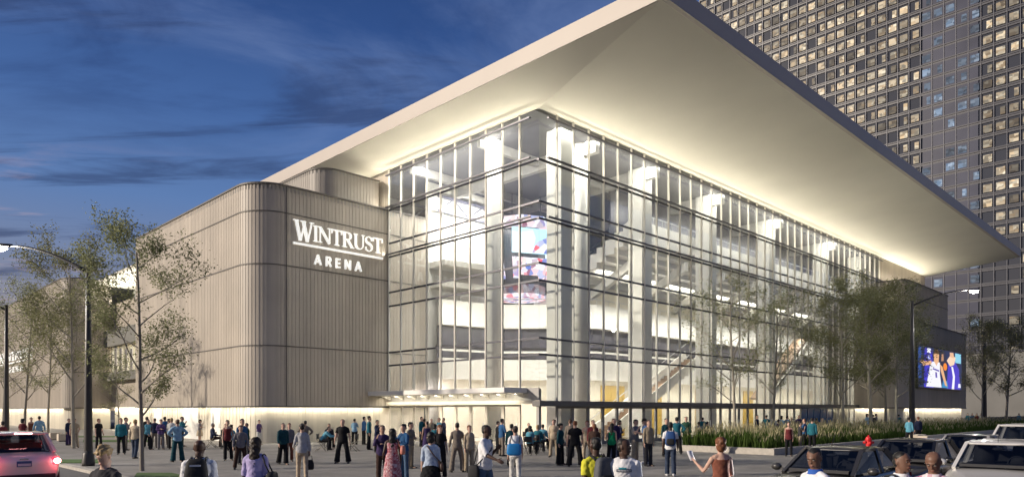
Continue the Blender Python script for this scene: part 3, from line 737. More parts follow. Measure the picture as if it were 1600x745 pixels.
def glyph_serif(c):
    q = []
    if c == 'W':
        for x0 in (.02,.40):
            q += stroke([(x0+.10,1),(x0+.32,0)], TH_); q += stroke([(x0+.56,1),(x0+.34,0)], TN_)
        q += serif(-.04,.26,1,False)+serif(.34,.64,1,False)+serif(.84,1.08,1,False); return q, 1.04
    if c == 'I':
        q += rect(.11,.11+TH_,0,1)+serif(.02,.35,0,True)+serif(.02,.35,1,False); return q, .38
    if c == 'N':
        q += rect(.10,.10+TN_,0,1)+rect(.76,.76+TN_,0,1)+stroke([(.12,.97),(.78,.0)],TH_)+serif(0,.26,0,True)+serif(0,.2,1,False)+serif(.64,.92,1,False); return q, .92
    if c == 'T':
        q += rect(.33,.33+TH_,0,1)+rect(.04,.77,.94,1)+serif(.22,.6,0,True)+rect(.03,.08,.74,.96)+rect(.73,.78,.74,.96); return q, .80
    if c == 'R':
        q += rect(.10,.10+TH_,0,1)+serif(.0,.36,0,True)+serif(.0,.2,1,False)
        q += stroke([(.2,.97)]+arcp(.42,.745,.22,.225,90,-90)+[(.2,.52)], [.05]*2+[.06,.09,.12,.14,.15,.15,.14,.12,.09,.06]+[.05]*3)
        q += stroke([(.40,.52),(.74,.02)],TH_)+serif(.62,.9,0,True); return q, .86
    if c == 'U':
        q += stroke([(.17,1),(.17,.32)]+arcp(.45,.32,.28,.29,180,360)+[(.73,.32),(.73,1)], [TH_]*3+[.15,.14,.13,.11,.09,.08,.07,.06,.055,.055,.055,.055,.055,.055][:14])
        q += serif(.02,.32,1,False)+serif(.62,.86,1,False); return q, .88
    if c == 'S':
        pts = arcp(.31,.75,.22,.22,30,270,14)+arcp(.31,.25,.24,.24,90,-150,14)[1:]
        n = len(pts); q += stroke(pts, [.05+.11*math.exp(-((i-n/2+.5)/6)**2) for i in range(n)])+rect(.50,.55,.72,.96)+rect(.06,.11,.04,.28); return q, .62
def glyph_sans(c):
    t = .17
    if c == 'A': return stroke([(.08,0),(.42,1)],t)+stroke([(.76,0),(.42,1)],t)+rect(.22,.62,.22,.36), .84
    if c == 'R': return rect(.06,.06+t,0,1)+stroke([(.1,.92)]+arcp(.40,.71,.20,.21,90,-90)+[(.1,.5)],t)+stroke([(.36,.5),(.66,0)],t), .72
    if c == 'E': return rect(.06,.06+t,0,1)+rect(.06,.6,.84,1)+rect(.06,.55,.42,.57)+rect(.06,.6,0,.16), .64
    if c == 'N': return rect(.06,.06+t,0,1)+rect(.62,.62+t,0,1)+stroke([(.14,.98),(.71,.02)],t), .85
M_LETTER = mat('sign_letter_white', (.85,.84,.8), .35, var=.02, emit=.55)
def sign(label, frame, sx, sy):
    """lettering in a frame function (x along, y up, depth out) -> local arena coordinates"""
    root = empty('wall_sign', C0, UA, label, 'sign')
    def put(quads, ox, oy, s, name):
        mb = MB()
        for k, qd in enumerate(quads):
            e = .0015*(k % 5)
            f = [frame(ox+x*s*sx, oy+y*s*sy, .17+e) for x, y in qd]; b = [frame(ox+x*s*sx, oy+y*s*sy, .055-e) for x, y in qd]
            mb.add(f+b, [(0,1,2,3),(7,6,5,4),(0,4,5,1),(1,5,6,2),(2,6,7,3),(3,7,4,0)])
        mb.build(name, M_LETTER, root)
    x = 0.0
    for i, ch in enumerate('WINTRUST'):
        s = 1.32 if i == 0 else 1.05
        qd, w = glyph_serif(ch); k = .985
        put(qd, x, (.28 if i == 0 else .40), s, 'letter'); x += w*s*k*sx
    tot = x
    mb = MB(); f = lambda a,b,d: frame(a,b,d)
    vs = [f(-.05,.0,.055),f(tot,.0,.055),f(tot,.13,.055),f(-.05,.13,.055),f(-.05,.0,.17),f(tot,.0,.17),f(tot,.13,.17),f(-.05,.13,.17)]
    mb.add(vs, [(3,2,1,0),(4,5,6,7),(0,1,5,4),(1,2,6,5),(2,3,7,6),(3,0,4,7)]); mb.build('underline', M_LETTER, root)
    x = tot*.21
    for ch in 'ARENA':
        qd, w = glyph_sans(ch); put(qd, x, -1.12*sy, .66, 'letter'); x += (w*.66+.27)*sx
    return root, tot
sign('white raised letters reading WINTRUST ARENA on the tan corner wall beside the glass lobby', lambda x,y,d: (-7.35+x, 14.53-.03-d, 12.62+y), .985, .97)
sign('pale raised letters reading WINTRUST ARENA on the far left block behind trees', lambda x,y,d: (-9.93-.03-d, 95.5-x, 8.25+y), 3.15, 1.05)

# ================================================================== screens
def screen_mat(name, scale, strength, seed):
    m = bpy.data.materials.new(name); m.use_nodes = True; t = m.node_tree; p = t.nodes['Principled BSDF']; p.inputs['Base Color'].default_value=(.01,.01,.01,1)
    tc = N(t,'ShaderNodeTexCoord'); mp = N(t,'ShaderNodeMapping'); mp.inputs['Location'].default_value=(seed,seed,seed); t.links.new(tc.outputs['Object'], mp.inputs[0])
    vo = N(t,'ShaderNodeTexVoronoi'); vo.inputs['Scale'].default_value=scale; t.links.new(mp.outputs[0], vo.inputs[0])
    sp = N(t,'ShaderNodeSeparateColor'); t.links.new(vo.outputs['Color'], sp.inputs[0]); rp = N(t,'ShaderNodeValToRGB'); t.links.new(sp.outputs[0], rp.inputs[0])
    els = [(0,(.75,.06,.10)),(.22,(.9,.85,.9)),(.45,(.1,.16,.5)),(.6,(.95,.55,.5)),(.8,(.85,.9,1)),(1,(.25,.05,.12))]
    while len(rp.color_ramp.elements) < len(els): rp.color_ramp.elements.new(.5)
    for e,(a,c_) in zip(rp.color_ramp.elements, els): e.position=a; e.color=c_+(1,)
    t.links.new(rp.outputs[0], p.inputs['Emission Color']); p.inputs['Emission Strength'].default_value=strength; return m
sb = empty('scoreboard', at(814, 57, 0), R(20), 'hanging multi-screen scoreboard with bright cyan and red displays inside the glass corner', 'scoreboard')
M_SBF = mat('scoreboard_frame', (.05,.05,.06), .4)
M_SB1 = screen_mat('ring_display', 2.2, 1.3, 1); M_SB2 = screen_mat('main_display', .55, 1.7, 9)
for e_, c__ in zip(M_SB2.node_tree.nodes['Color Ramp'].color_ramp.elements, ((.2,.75,.95),(.9,.97,1),(.35,.8,.95),(.75,.95,1),(.1,.5,.8),(.95,.8,.85))): e_.color = c__+(1,); M_SB3 = screen_mat('lower_display', 2.6, 1.5, 5)
def octa(r): return [(r*math.cos(R(22.5+45*i)), r*math.sin(R(22.5+45*i))) for i in range(8)]
MB().prism(octa(2.5), 16.3, 17.1).build('ring_display', M_SB1, sb)
MB().prism(octa(1.95), 11.2, 17.2).build('frame', M_SBF, sb)
for k in range(4):
    a = R(90*k); M = Matrix.Rotation(a, 4, 'Z')
    def P_(x,y,z): v = M @ Vector((x,y,z)); return (v.x,v.y,v.z)
    MB().add([P_(2.12,-1.55,14.2),P_(2.12,1.55,14.2),P_(2.12,1.55,16.15),P_(2.12,-1.55,16.15)], [(0,1,2,3)]).build('main_display', M_SB2, sb)
    MB().add([P_(2.13,.1,14.25),P_(2.13,1.5,14.25),P_(2.13,1.5,15.6),P_(2.13,.5,15.1)], [(0,1,2,3)]).build('inset_display', M_SB3, sb)
    MB().add([P_(1.75,-1.3,12.3),P_(1.75,1.3,12.3),P_(2.05,1.5,13.9),P_(2.05,-1.5,13.9)], [(0,1,2,3)]).build('lower_display', M_SB3, sb)
    MB().beam(P_(1.2,1.2,17.1), P_(1.2,1.2,19.0), .05, .05).build('cable', M_SBF, sb)
MB().prism(octa(1.95), 10.9, 11.9).build('ring_display', M_SB1, sb)

led = empty('video_screen', C0, UA, 'long bright video screen showing basketball players on the right block wall', 'screen')
MB().box(51.6,68.7,-4.83,-4.64,4.35,8.92).build('frame', M_SBF, led)
def lx(pts, k, col, st=.9, name='picture'):
    key = 'screen_%d_%d_%d' % tuple(int(c_*99) for c_ in col)
    mb = MB(); mb.add([(51.75+x*16.8, -4.84-.005*k, 4.5+y*4.28) for x,y in pts], [tuple(range(len(pts)))]); mb.build(name, emis(key, col, st), led)
lx([(0,0),(1,0),(1,1),(0,1)], 0, (.02,.03,.09)); 
lx([(.12,0),(.32,0),(.30,.95),(.13,.98)], 1, (.06,.05,.55)); lx([(0,.2),(.07,.2),(.06,.98),(0,.98)],1,(.03,.08,.3))
lx([(.62,0),(.96,0),(.93,.55),(.80,.80),(.66,.72)], 1, (.07,.05,.5)); lx([(.83,.72),(.98,.72),(.98,.98),(.83,.98)],1,(.25,.6,.75)); lx([(.40,.55),(.62,.55),(.6,.95),(.42,.98)],1,(.03,.03,.06))
lx([(.18,.86),(.26,.86),(.26,.97),(.18,.97)], 2, (.85,.87,.95)); lx([(.2,.70),(.25,.70),(.25,.8),(.2,.8)],2,(.5,.55,.9))
skin_c = (.75,.42,.22)
lx([(.02,.58),(.06,.66),(.10,.52),(.28,.58),(.27,.68),(.10,.62)], 3, skin_c)            # raised arm
lx([(.16,.02),(.50,.02),(.46,.35),(.46,.66),(.30,.66),(.25,.58)], 3, (.82,.82,.88))      # white jersey
lx([(.33,.66),(.43,.66),(.44,.86),(.40,.95),(.35,.95),(.32,.84)], 4, skin_c); lx([(.32,.86),(.44,.88),(.42,.98),(.34,.98)],5,(.12,.06,.03))
lx([(.33,.66),(.42,.66),(.38,.56)],5,(.75,.45,.28)); lx([(.30,.50),(.44,.46),(.44,.42),(.30,.46)],5,(.12,.08,.4)); lx([(.35,.40),(.39,.40),(.40,.26),(.36,.26)],5,(.14,.1,.42))
lx([(.46,.62),(.52,.56),(.60,.20),(.63,.06),(.58,.08),(.48,.44)], 4, skin_c)
lx([(.49,.70),(.55,.72),(.54,.90),(.50,.88)],3,(.45,.24,.14))
lx([(.62,.74),(.72,.92),(.84,.86),(.80,.66),(.70,.60)], 4, (.85,.62,.45)); lx([(.70,.85),(.80,.84),(.78,.98),(.69,.97)],5,(.75,.45,.28))
lx([(.58+.045*math.cos(R(30*i)), .57+.10*math.sin(R(30*i))) for i in range(12)], 6, (.85,.25,.04))
lx([(.73,.60),(.77,.60),(.82,.35),(.80,.0),(.74,.0),(.77,.33)], 5, (.85,.85,.95)); lx([(.90,.05),(.97,.05),(.96,.16),(.91,.16)],5,(.8,.8,.92)); lx([(.5,.02),(.66,.02),(.63,.2),(.54,.22)],2,(.05,.25,.5))

# ================================================================== street lamps
M_POLE = mat('lamp_pole_dark', (.055,.05,.045), .45, .2)
M_LAMP = emis('lamp_lens', (1,.98,.95), 60)
def street_lamp(px, d, h, arm, rise, label, lit=True, r0=.15):
    base = at(px, d, 0); root = empty('street_lamp', base, 0, label, 'street lamp', 'street lamps around the plaza')
    MB().tube([(0,0,0),(0,0,.5),(0,0,h*.5),(0,0,h)], [r0,r0,r0*.8,r0*.5], 14).build('pole', M_POLE, root)
    MB().tube([(0,0,0),(0,0,.1),(0,0,.45),(0,0,.55)], [r0*1.5,r0*1.5,r0*1.25,r0*1.0], 14).build('base_cover', M_POLE, root)
    if arm:
        a = Vector(arm); pts = []
        for i in range(9):
            t = i/8; pts.append((a.x*t, a.y*t, h-.35+rise*math.sin(t*math.pi/2)))
        MB().tube(pts, [.07-.035*i/8 for i in range(9)], 10).build('arm', M_POLE, root)
        e = Vector(pts[-1]); dn = Vector((a.x,a.y,0)).normalized(); sd_ = dn.cross(Vector((0,0,1)))
        hd = MB(); hd.loft([[e+dn*x+sd_*(w*math.cos(R(45*k)))+Vector((0,0,hh*math.sin(R(45*k))+.02)) for k in range(8)] for x,w,hh in ((-.08,.05,.05),(.1,.11,.07),(.45,.15,.09),(.72,.12,.06),(.8,.05,.03))])
        hobj = hd.build('lamp_head', M_POLE, root)
        c_ = e+dn*.42+Vector((0,0,-.08)); MB().ball(c_, (.30,.15,.11), 14, 8).build('lens', M_LAMP if lit else M_WHITE, hobj)
        if lit:
            l = bpy.data.lights.new('lamp_light','POINT'); l.energy = 700; l.shadow_soft_size=.15; l.color=(1,.96,.9); lo = bpy.data.objects.new('lamp_light', l); COL.objects.link(lo); lo.parent = root; lo.location = c_+Vector((0,0,-.2))
    return root
street_lamp(138, 26.8, 7.65, (-3.02,.1,0), 1.0, 'tall dark street lamp at the left kerb, its arm over the street and lit')
street_lamp(10, 46, 8.9, (-4,0,0), 1.3, 'street lamp at the far left frame edge beyond the white car', r0=.17)
street_lamp(1425, 48.5, 9.55, (3.6,-.3,0), 1.0, 'dark street lamp before the video screen, its lit arm reaching right', r0=.2)
street_lamp(1538, 92, 12.2, None, 0, 'bare dark pole without an arm standing before the tower podium', r0=.30)

# fire hydrant
hy = empty('fire_hydrant', at(1357, 37, 0), 0, 'bright red fire hydrant beside the planter kerb, above the black car', 'fire hydrant')
M_RED = mat('hydrant_red', (.62,.015,.02), .4)
MB().tube([(0,0,0),(0,0,.06),(0,0,.07),(0,0,.5),(0,0,.52),(0,0,.58)], [.19,.19,.13,.13,.17,.17], 14, smooth=False).build('barrel', M_RED, hy)
MB().ball((0,0,.58), (.15,.15,.16), 14, 8).tube([(0,0,.7),(0,0,.8)], .04, 6).build('bonnet', M_RED, hy)
for s in (-1,1): MB().tube([(s*.1,0,.42),(s*.25,0,.42)], .075, 10).tube([(s*.25,0,.42),(s*.28,0,.42)], .05, 6).build('outlet_cap', M_RED, hy)
MB().tube([(0,-.1,.38),(0,-.24,.38)], .09, 10).build('outlet_cap', M_RED, hy)
# pale block seats
M_SEATB = mat('pale_stone', (.55,.48,.38), .8, var=.1)
for px, d, w, lab in ((86.5,50,.7,'pale cube seat nearest the left street, beside the two men on the left'),(98,47.5,.6,'pale cube seat just left of the tall left lamp pole'),(1434,43,1.6,'long low pale bench beside the right lamp post'),(1446,41,1.1,'squarish pale block seat behind the black cars')):
    o = empty('block_seat', at(px,d,0), UA, lab, 'block seat', 'pale block seats'); h = .5 if w < 1 else .62
    MB().box(-w/2,w/2,-.25,.25,.06,h).build('seat_block', M_SEATB, o, .02); MB().box(-w/2+.06,w/2-.06,-.19,.19,0,.06).build('plinth', M_SEAM, o)

# ================================================================== furniture on the plaza
M_CHAIR = mat('chair_dark', (.03,.028,.026), .5); M_CHAIRF = mat('chair_steel', (.16,.15,.13), .4, .6)
def make_chair():
    r = empty('folding_chair'); 
    MB().box(-.21,.21,-.21,.2,.43,.455).build('seat', M_CHAIR, r, .008)
    MB().loft([[(-.21,.21+.02*z,.62+z),(.21,.21+.02*z,.62+z),(.21,.235+.02*z,.62+z),(-.21,.235+.02*z,.62+z)] for z in (0,.12,.26)]).build('backrest', M_CHAIR, r)
    for s in (-1,1):
        MB().tube([(s*.23,-.26,0),(s*.23,.21,.6),(s*.22,.235,.9)], .014, 8).build('leg', M_CHAIRF, r)
        MB().tube([(s*.2,.30,0),(s*.2,-.16,.43)], .014, 8).build('leg', M_CHAIRF, r)
    MB().tube([(-.2,.24,.08),(.2,.24,.08)], .01, 6).build('crossbar', M_CHAIRF, r)
    return r
_ch = []
def chair(px, d, rz, label):
    r = make_chair() if not _ch else copy_tree(_ch[0])
    _ch.append(r); r.location = at(px, d, 0); r.rotation_euler = (0,0,R(rz)); tag(r, label, 'chair', 'folding chairs set out on the plaza'); return r
def table(px, d, rz, w, label):
    r = empty('plaza_table', at(px,d,0), R(rz), label, 'table')
    MB().box(-w/2,w/2,-.4,.4,.70,.735).build('tabletop', M_CHAIR, r, .01)
    for sx in (-1,1):
        for sy in (-1,1): MB().tube([(sx*(w/2-.08),sy*.32,.70),(sx*(w/2-.06),sy*.34,0)], .02, 8).build('leg', M_CHAIR, r)
    return r

# ================================================================== trees
M_BARK = mat('bark', (.27,.245,.20), .9, var=.3, scale=9, bump=.4, stretch=(1,1,.2))
M_LEAF1 = leafmat('leaf_olive', (.15,.17,.085), (.33,.34,.19), .5, .5)
M_LEAF2 = leafmat('leaf_dark', (.16,.17,.09), (.32,.32,.18), .5, .5)
def make_tree(h, spread, seed, nleaf, leaf=.10, trunk_r=.11, first=.22, leafm=None, dense=1.0):
    rnd = random.Random(seed); tm = MB(); tips = []
    def limb(p, d, L, r, lvl):
        n = 5; pts = [p]; q = Vector(p); dd = Vector(d).normalized()
        for i in range(n):
            dd = (dd + Vector((rnd.uniform(-1,1),rnd.uniform(-1,1),rnd.uniform(-.2,.7)))*(.035 if lvl == 0 else .15)).normalized(); q = q+dd*(L/n); pts.append(q.copy())
        tm.tube(pts, [r*(1-.62*i/n) for i in range(n+1)], 7 if lvl < 2 else 5, cap=False)
        if lvl >= 2:
            for i in range(2, n+1): tips.append((pts[i], dd.copy(), L))
        if lvl < 3:
            k = {0:15,1:4,2:3}[lvl]
            for j in range(k):
                t = first + (1-first)*((j+.6)/k) if lvl == 0 else rnd.uniform(.35,1)
                i = min(n-1, int(t*n)); b = Vector(pts[i]).lerp(Vector(pts[i+1]), t*n-i)
                a = rnd.uniform(0,6.283) if lvl else j*2.4+rnd.uniform(-.5,.5)
                el = {0: rnd.uniform(.5,.95), 1: rnd.uniform(.1,.8), 2: rnd.uniform(-.2,.8)}[lvl]
                out_ = Vector((math.cos(a),math.sin(a),el))
                if lvl: out_ = (out_*.7 + dd*.8)
                prof = math.sin(math.pi*min(1,max(0.08,(1-t)*.9+.12)))**.7 if lvl == 0 else 1
                LL = {0: spread*1.05*prof*rnd.uniform(.75,1.1), 1: L*rnd.uniform(.4,.6), 2: L*rnd.uniform(.45,.7)}[lvl]
                limb(b, out_, LL, r*(1-.62*t)*{0:.55,1:.55,2:.6}[lvl], lvl+1)
    limb(Vector((0,0,0)), (0,0,1), h*.93, trunk_r, 0)
    lm = MB()
    for _ in range(nleaf):
        p, d, L = rnd.choice(tips)
        p = Vector(p)+Vector((rnd.gauss(0,1),rnd.gauss(0,1),rnd.gauss(0,.8)))*.19*dense
        a = Vector((rnd.uniform(-1,1),rnd.uniform(-1,1),rnd.uniform(-.9,.3))).normalized(); b = a.cross(Vector((rnd.uniform(-1,1),rnd.uniform(-1,1),1))).normalized()
        s = leaf*rnd.uniform(.7,1.4); w = s*.24
        m_ = p+a*s*.5
        lm.add([p, m_+b*w, p+a*s*1.1, m_-b*w], [(0,1,2,3)])
    r = empty('tree'); tm.build('trunk', M_BARK, r); lm.build('crown', leafm or M_LEAF1, r); return r
TREES = {}
def tree(px, d, kind, h, rz, label, cat='tree', z=0.0, wide=1.0):
    base_h, args = {'thin': (8.6, (8.6, 2.5, 77, 5000, .10, .085, .26)), 'big': (9.2, (9.2, 2.35, 4, 13000, .10, .09, .22)), 'mid': (8.2, (8.2, 2.7, 21, 13000, .105, .10, .26, M_LEAF2)), 'mid2': (8.2, (8.2, 2.5, 33, 11500, .105, .10, .26, M_LEAF2)),
                    'far': (8.0, (8.0, 2.6, 55, 11000, .12, .11, .26, M_LEAF2))}[kind]
    if kind not in TREES: TREES[kind] = make_tree(*args); r = TREES[kind]
    else: r = copy_tree(TREES[kind])
    s = h/base_h; r.location = at(px, d, z); r.scale = (s*wide,s*wide,s); r.rotation_euler = (0,0,R(rz)); tag(r, label, cat, 'young trees around the plaza'); return r
tree(222, 24.5, 'big', 8.0, 40, 'tall slender tree on the grass strip in front of the left ribbed wall')
tree(115, 39, 'mid', 10.2, 10, 'leafy tree left of the tall left lamp pole', wide=.82)
tree(38, 48, 'thin', 10.0, 80, 'leafy tree behind the second lamp at the far left')
tree(186, 57, 'thin', 6.0, 200, 'small tree in front of the left entrance doors')
tree(75, 60, 'thin', 11.0, 120, 'tall pale tree behind the left trees, before the far wing')
tree(5, 66, 'thin', 11.0, 20, 'tree farthest left, cut by the frame edge')
tree(1149, 41, 'thin', 8.6, 150, 'thin tree in the planter before the glass, leftmost on the right side', z=.2, wide=1.1)
tree(1208, 46, 'thin', 9.0, 60, 'second tree along the planter from the left, before the glass', z=.2)
tree(1316, 52, 'mid', 9.8, 240, 'third planter tree, before the right end of the glass', z=.2)
tree(1362, 56, 'far', 11.0, 15, 'planter tree before the lower tan block, left of the right lamp', z=.2)
tree(1400, 57, 'mid2', 10.6, 300, 'planter tree directly left of the lamp post by the screen', z=.2)
tree(1384, 66, 'far', 11.0, 100, 'planter tree farthest back to the left of the video screen', z=.2, wide=.9)
tree(1534, 76, 'mid', 10.6, 170, 'planter tree by the bare dark pole, right of the video screen', z=.2, wide=.75)
tree(1572, 82, 'far', 11.0, 220, 'planter tree farthest right, beyond the bare dark pole', z=.2)
# ================================================================== cars
M_TYRE = mat('tyre', (.02,.02,.02), .85); M_RIM = mat('rim_alloy', (.5,.5,.52), .3, .8)
M_TRIM = mat('car_trim_black', (.02,.02,.022), .5); M_INT = mat('car_interior', (.035,.035,.038), .8); M_CHROME = mat('chrome', (.7,.7,.7), .12, 1.0, var=.02)
M_CGLASS = glass('car_glass', (.42,.45,.5), rough=.01)
M_HEAD = mat('headlight_lens', (.75,.76,.78), .1, var=.05, coat=1); M_HEADLIT = emis('headlight_lit', (1,.98,.93), 30)
M_TAIL = emis('tail_light_lit', (1,.03,.05), 2.5); M_TAILHOT = emis('brake_lamp_core', (1,.35,.36), 14)
def carpaint(name, c_): return mat(name, c_, .28, .25, var=.04, coat=.8)
def smooth_rect(w, zb, zt, top_w):
    """half section (y,z) of a car body, mirrored by the caller"""
    return [(0,zb),(w*.72,zb),(w*.93,zb+.05),(w,zb+(zt-zb)*.35),(w*1.0,zb+(zt-zb)*.62),(w*.965,zt-.06),(w*.90,zt-.012),(w*top_w,zt+.012),(0,zt+.03)]
def car(label, paint, loc, heading, sedan=True, L=4.5, W=1.78, H=1.45, lit=False, brake=False, plate=True, antenna=False, cat='car', name='parked_car', grp=None, roof=None):
    root = empty(name, loc, R(heading), label, cat, grp)
    w = W/2; h2 = L/2
    belt = .62*H
    rb = -h2+.30 if not sedan else -h2+.62     # foot of the rear window
    st = [(h2,.66,.40,.60),(h2-.08,.84,.26,.70),(h2-.35,.93,.20,.76),(h2-.9,.98,.18,.84),(h2-1.35,1.0,.18,belt),(0,1.0,.18,belt+.015),(rb,.99,.18,belt+.04),
          (-h2+.35,.96,.20,belt+.04 if not sedan else belt+.03),(-h2+.08,.90,.26,belt-.02 if not sedan else belt),(-h2,.80,.36,belt-.16)]
    rings = []
    for x, k, zb, zt in st:
        hs = smooth_rect(w*k, zb, zt, .72); rings.append([(x,y,z) for y,z in hs]+[(x,-y,z) for y,z in hs[::-1][1:-1]])
    mb = MB(); mb.loft(rings); body = mb.build('body', paint, root); sub = body.modifiers.new('s','SUBSURF'); sub.levels = 2; sub.render_levels = 2
    # greenhouse: pillars, roof, panes of real tinted glass over a dark cabin
    xf, xr = h2-1.32, rb; xtf, xtr = xf-.78, (rb+.55 if sedan else rb+.30); zt = H-.05; zb = belt+.0; wb, wt_ = w*.87, w*.66
    Bf = [Vector((xf,s*wb*.93,zb)) for s in (1,-1)]; Tf = [Vector((xtf,s*wt_,zt)) for s in (1,-1)]
    Br = [Vector((xr,s*wb*.93,zb+.03)) for s in (1,-1)]; Tr = [Vector((xtr,s*wt_*.97,zt-.02)) for s in (1,-1)]
    xm = (xtf+xtr)/2-.05; Bm = [Vector((xm+.05,s*wb*.99,zb+.01)) for s in (1,-1)]; Tm = [Vector((xm-.02,s*wt_*1.02,zt+.005)) for s in (1,-1)]
    for s in (0,1):
        pm = MB()
        pm.beam(Bf[s],Tf[s],.075,.06); pm.beam(Bm[s],Tm[s],.06,.08); pm.beam(Br[s],Tr[s],.10,.14)
        pm.beam(Tf[s],Tm[s],.06,.06); pm.beam(Tm[s],Tr[s],.06,.06)
        pm.build('pillars', paint, root)
    rf = MB(); n = 5
    rr = []
    for t, dz in ((-.03,-.02),(0,.012),(.25,.045),(.6,.05),(.95,.03),(1.0,.01),(1.03,-.02)):
        x = xtf+(xtr-xtf)*t; ww = wt_*(1.03 if 0 < t < 1 else .98); rr.append([(x, ww*math.cos(a), zt+dz*1.0*max(.3,math.sin(a) if math.sin(a)>0 else 0)+.012) for a in [math.pi*i/8 for i in range(9)]]+[(x,ww*math.cos(math.pi*(1-i/8)),zt-.035) for i in range(1,8)])
    rf.loft(rr); rf.build('roof', roof or paint, root)
    def pane(nm, pts, shrink=.93, off=.006):
        c_ = sum(pts, Vector())/len(pts); nn = (pts[1]-pts[0]).cross(pts[2]-pts[0]).normalized()
        if nn.dot(c_-Vector((0,0,.6))) < 0: nn = -nn
        MB().add([c_+(p-c_)*shrink+nn*off for p in pts], [tuple(range(len(pts)))]).build(nm, M_CGLASS, root)
    pane('windscreen', [Bf[0],Bf[1],Tf[1],Tf[0]], .95); pane('rear_window', [Br[0],Br[1],Tr[1],Tr[0]], .92)
    for s in (0,1): pane('side_window', [Bf[s],Bm[s],Tm[s],Tf[s]], .9); pane('side_window', [Bm[s],Br[s],Tr[s],Tm[s]], .86)
    MB().prism([(xf-.1,wb*.86),(xr+.1,wb*.84),(xr+.1,-wb*.84),(xf-.1,-wb*.86)], belt+.035, belt+.06).build('cabin_floor', M_INT, root)
    it = MB()
    for s in (-1,1):
        it.loft([[(xm+.35+dx_*.5-.12*t, s*.36+dy_, belt+.0+t*.5) for dx_,dy_ in ((-.1,-.22*(1-.25*t)),(.06,-.22*(1-.25*t)),(.06,.22*(1-.25*t)),(-.1,.22*(1-.25*t)))] for t in (0,.4,.7,.9)])
        it.box(xm+.22,xm+.30,s*.36-.12,s*.36+.12,belt+.36,belt+.50)
    it.box(xr+.45,xr+.6,-.55,.55,belt,belt+.3); it.build('seats', M_INT, root)
    MB().box(xf-.45,xf-.05,-wb*.8,wb*.8,belt+.04,belt+.10).build('dashboard', M_INT, root)
    sw = MB(); sw.tube([(xf-.55+.08*math.sin(a)*0, .36+.17*math.cos(a), belt+.1+.17*math.sin(a)) for a in [2*math.pi*i/16 for i in range(17)]], .016, 6); sw.build('steering_wheel', M_INT, root)
    MB().ball((xtf+.05,0,zt-.12), (.03,.12,.035), 8, 6).build('rear_view_mirror', M_INT, root)
    # doors' shut lines and handles
    sl = MB()
    for s in (-1,1):
        for x in (xf-.15, xm+.02, xr+.25): sl.box(x-.006,x+.006,s*w*1.0-.012,s*w*1.0+.006,.34,belt-.1)
        sl.box(xr+.25,xf-.15,s*w*.985-.01,s*w*.985+.012,.335,.35)
    sl.build('door_seam', M_TRIM, root)
    for s in (-1,1):
        for x in (xm+.16, xr+.5): MB().box(x,x+.18,s*w*.985-.012,s*w*.985+.025,belt-.14,belt-.11).build('door_handle', M_CHROME, root, .006)
        mr = MB().ball((xf-.28,s*(w+.12),belt+.1), (.09,.12,.085), 10, 8).build('door_mirror', paint, root)
        MB().beam((xf-.28,s*(w*.88),belt+.03),(xf-.28,s*(w+.06),belt+.07),.05,.05).build('mirror_stalk', M_TRIM, mr)
    # wheels
    for x in (h2-.85, -h2+.82):
        for s in (-1,1):
            y = s*(w-.10); tr = MB(); prof = [(.30,-.10),(.325,-.085),(.335,-.04),(.335,.04),(.325,.085),(.30,.10),(.22,.10),(.22,-.10)]
            rings = [[(x+r_*math.cos(a), y+o_, .335+r_*math.sin(a)) for r_,o_ in prof] for a in [2*math.pi*i/24 for i in range(25)]]
            tr.loft(rings, cap=False); wh = tr.build('wheel', M_TYRE, root)
            rm = MB()
            for k in range(5):
                a = 2*math.pi*k/5; rm.beam((x,y+s*.085,.335),(x+.215*math.cos(a),y+s*.08,.335+.215*math.sin(a)),.06,.03,up=(0,1,0))
            rm.tube([(x,y+s*.05,.335),(x,y+s*.10,.335)],.055,10); rm.tube([(x,y-.05,.335),(x,y+.02,.335)],.22,20); rm.build('rim', M_RIM, wh)
            ar = MB(); rg = [[(x+r_*math.cos(a), s*(w*1.0+o_), .335+r_*math.sin(a)) for r_,o_ in ((.335,-.2),(.395,-.2),(.395,.004),(.335,.004))] for a in [R(-12)+R(204)*i/16 for i in range(17)]]
            ar.loft(rg, smooth=False); ar.build('wheel_arch', M_TRIM, root)
    # front face
    for s in (-1,1):
        hl = MB(); hl.loft([[(h2-.34+.02+.26*t, s*(w*(.88-.30*t))+dy_*.5, .66-.03*t+dz_) for dy_,dz_ in ((-.09,-.05),(.09,-.05),(.09,.06),(-.09,.06))] for t in (0,.5,1)])
        hl.build('headlight', M_HEAD, root, .012)
        if lit:
            MB().ball((h2-.10,s*w*.72,.64), (.05,.09,.055), 10, 8).build('headlight_core', M_HEADLIT, root)
    gr = MB(); 
    for k in range(4): gr.box(h2-.05,h2+.012,-.42,.42,.46+.045*k,.48+.045*k)
    gr.build('grille', M_TRIM, root); MB().box(h2-.12,h2-.004,-.55,.55,.27,.36).build('lower_intake', M_TRIM, root)
    # rear face
    for s in (-1,1):
        MB().loft([[(-h2+.02+.16*t, s*(w*(.74+.17*t))+dy_, belt-.20+dz_+.03*t) for dy_,dz_ in ((-.1*(1-t)-.02,-.09),(.02,-.09),(.02,.10),(-.1*(1-t)-.02,.10))] for t in (0,.5,1)]).build('tail_light', M_TAIL if brake else mat('tail_light_off',(.25,.01,.012),.2), root, .01)
        if brake: MB().ball((-h2-.015,s*w*.84,belt-.19), (.04,.09,.075), 10, 8).build('brake_lamp', M_TAILHOT, root)
    MB().box(-h2-.03,-h2+.16,-w*.80,w*.80,.30,.46).build('rear_bumper', M_TRIM if not sedan else paint, root, .03)
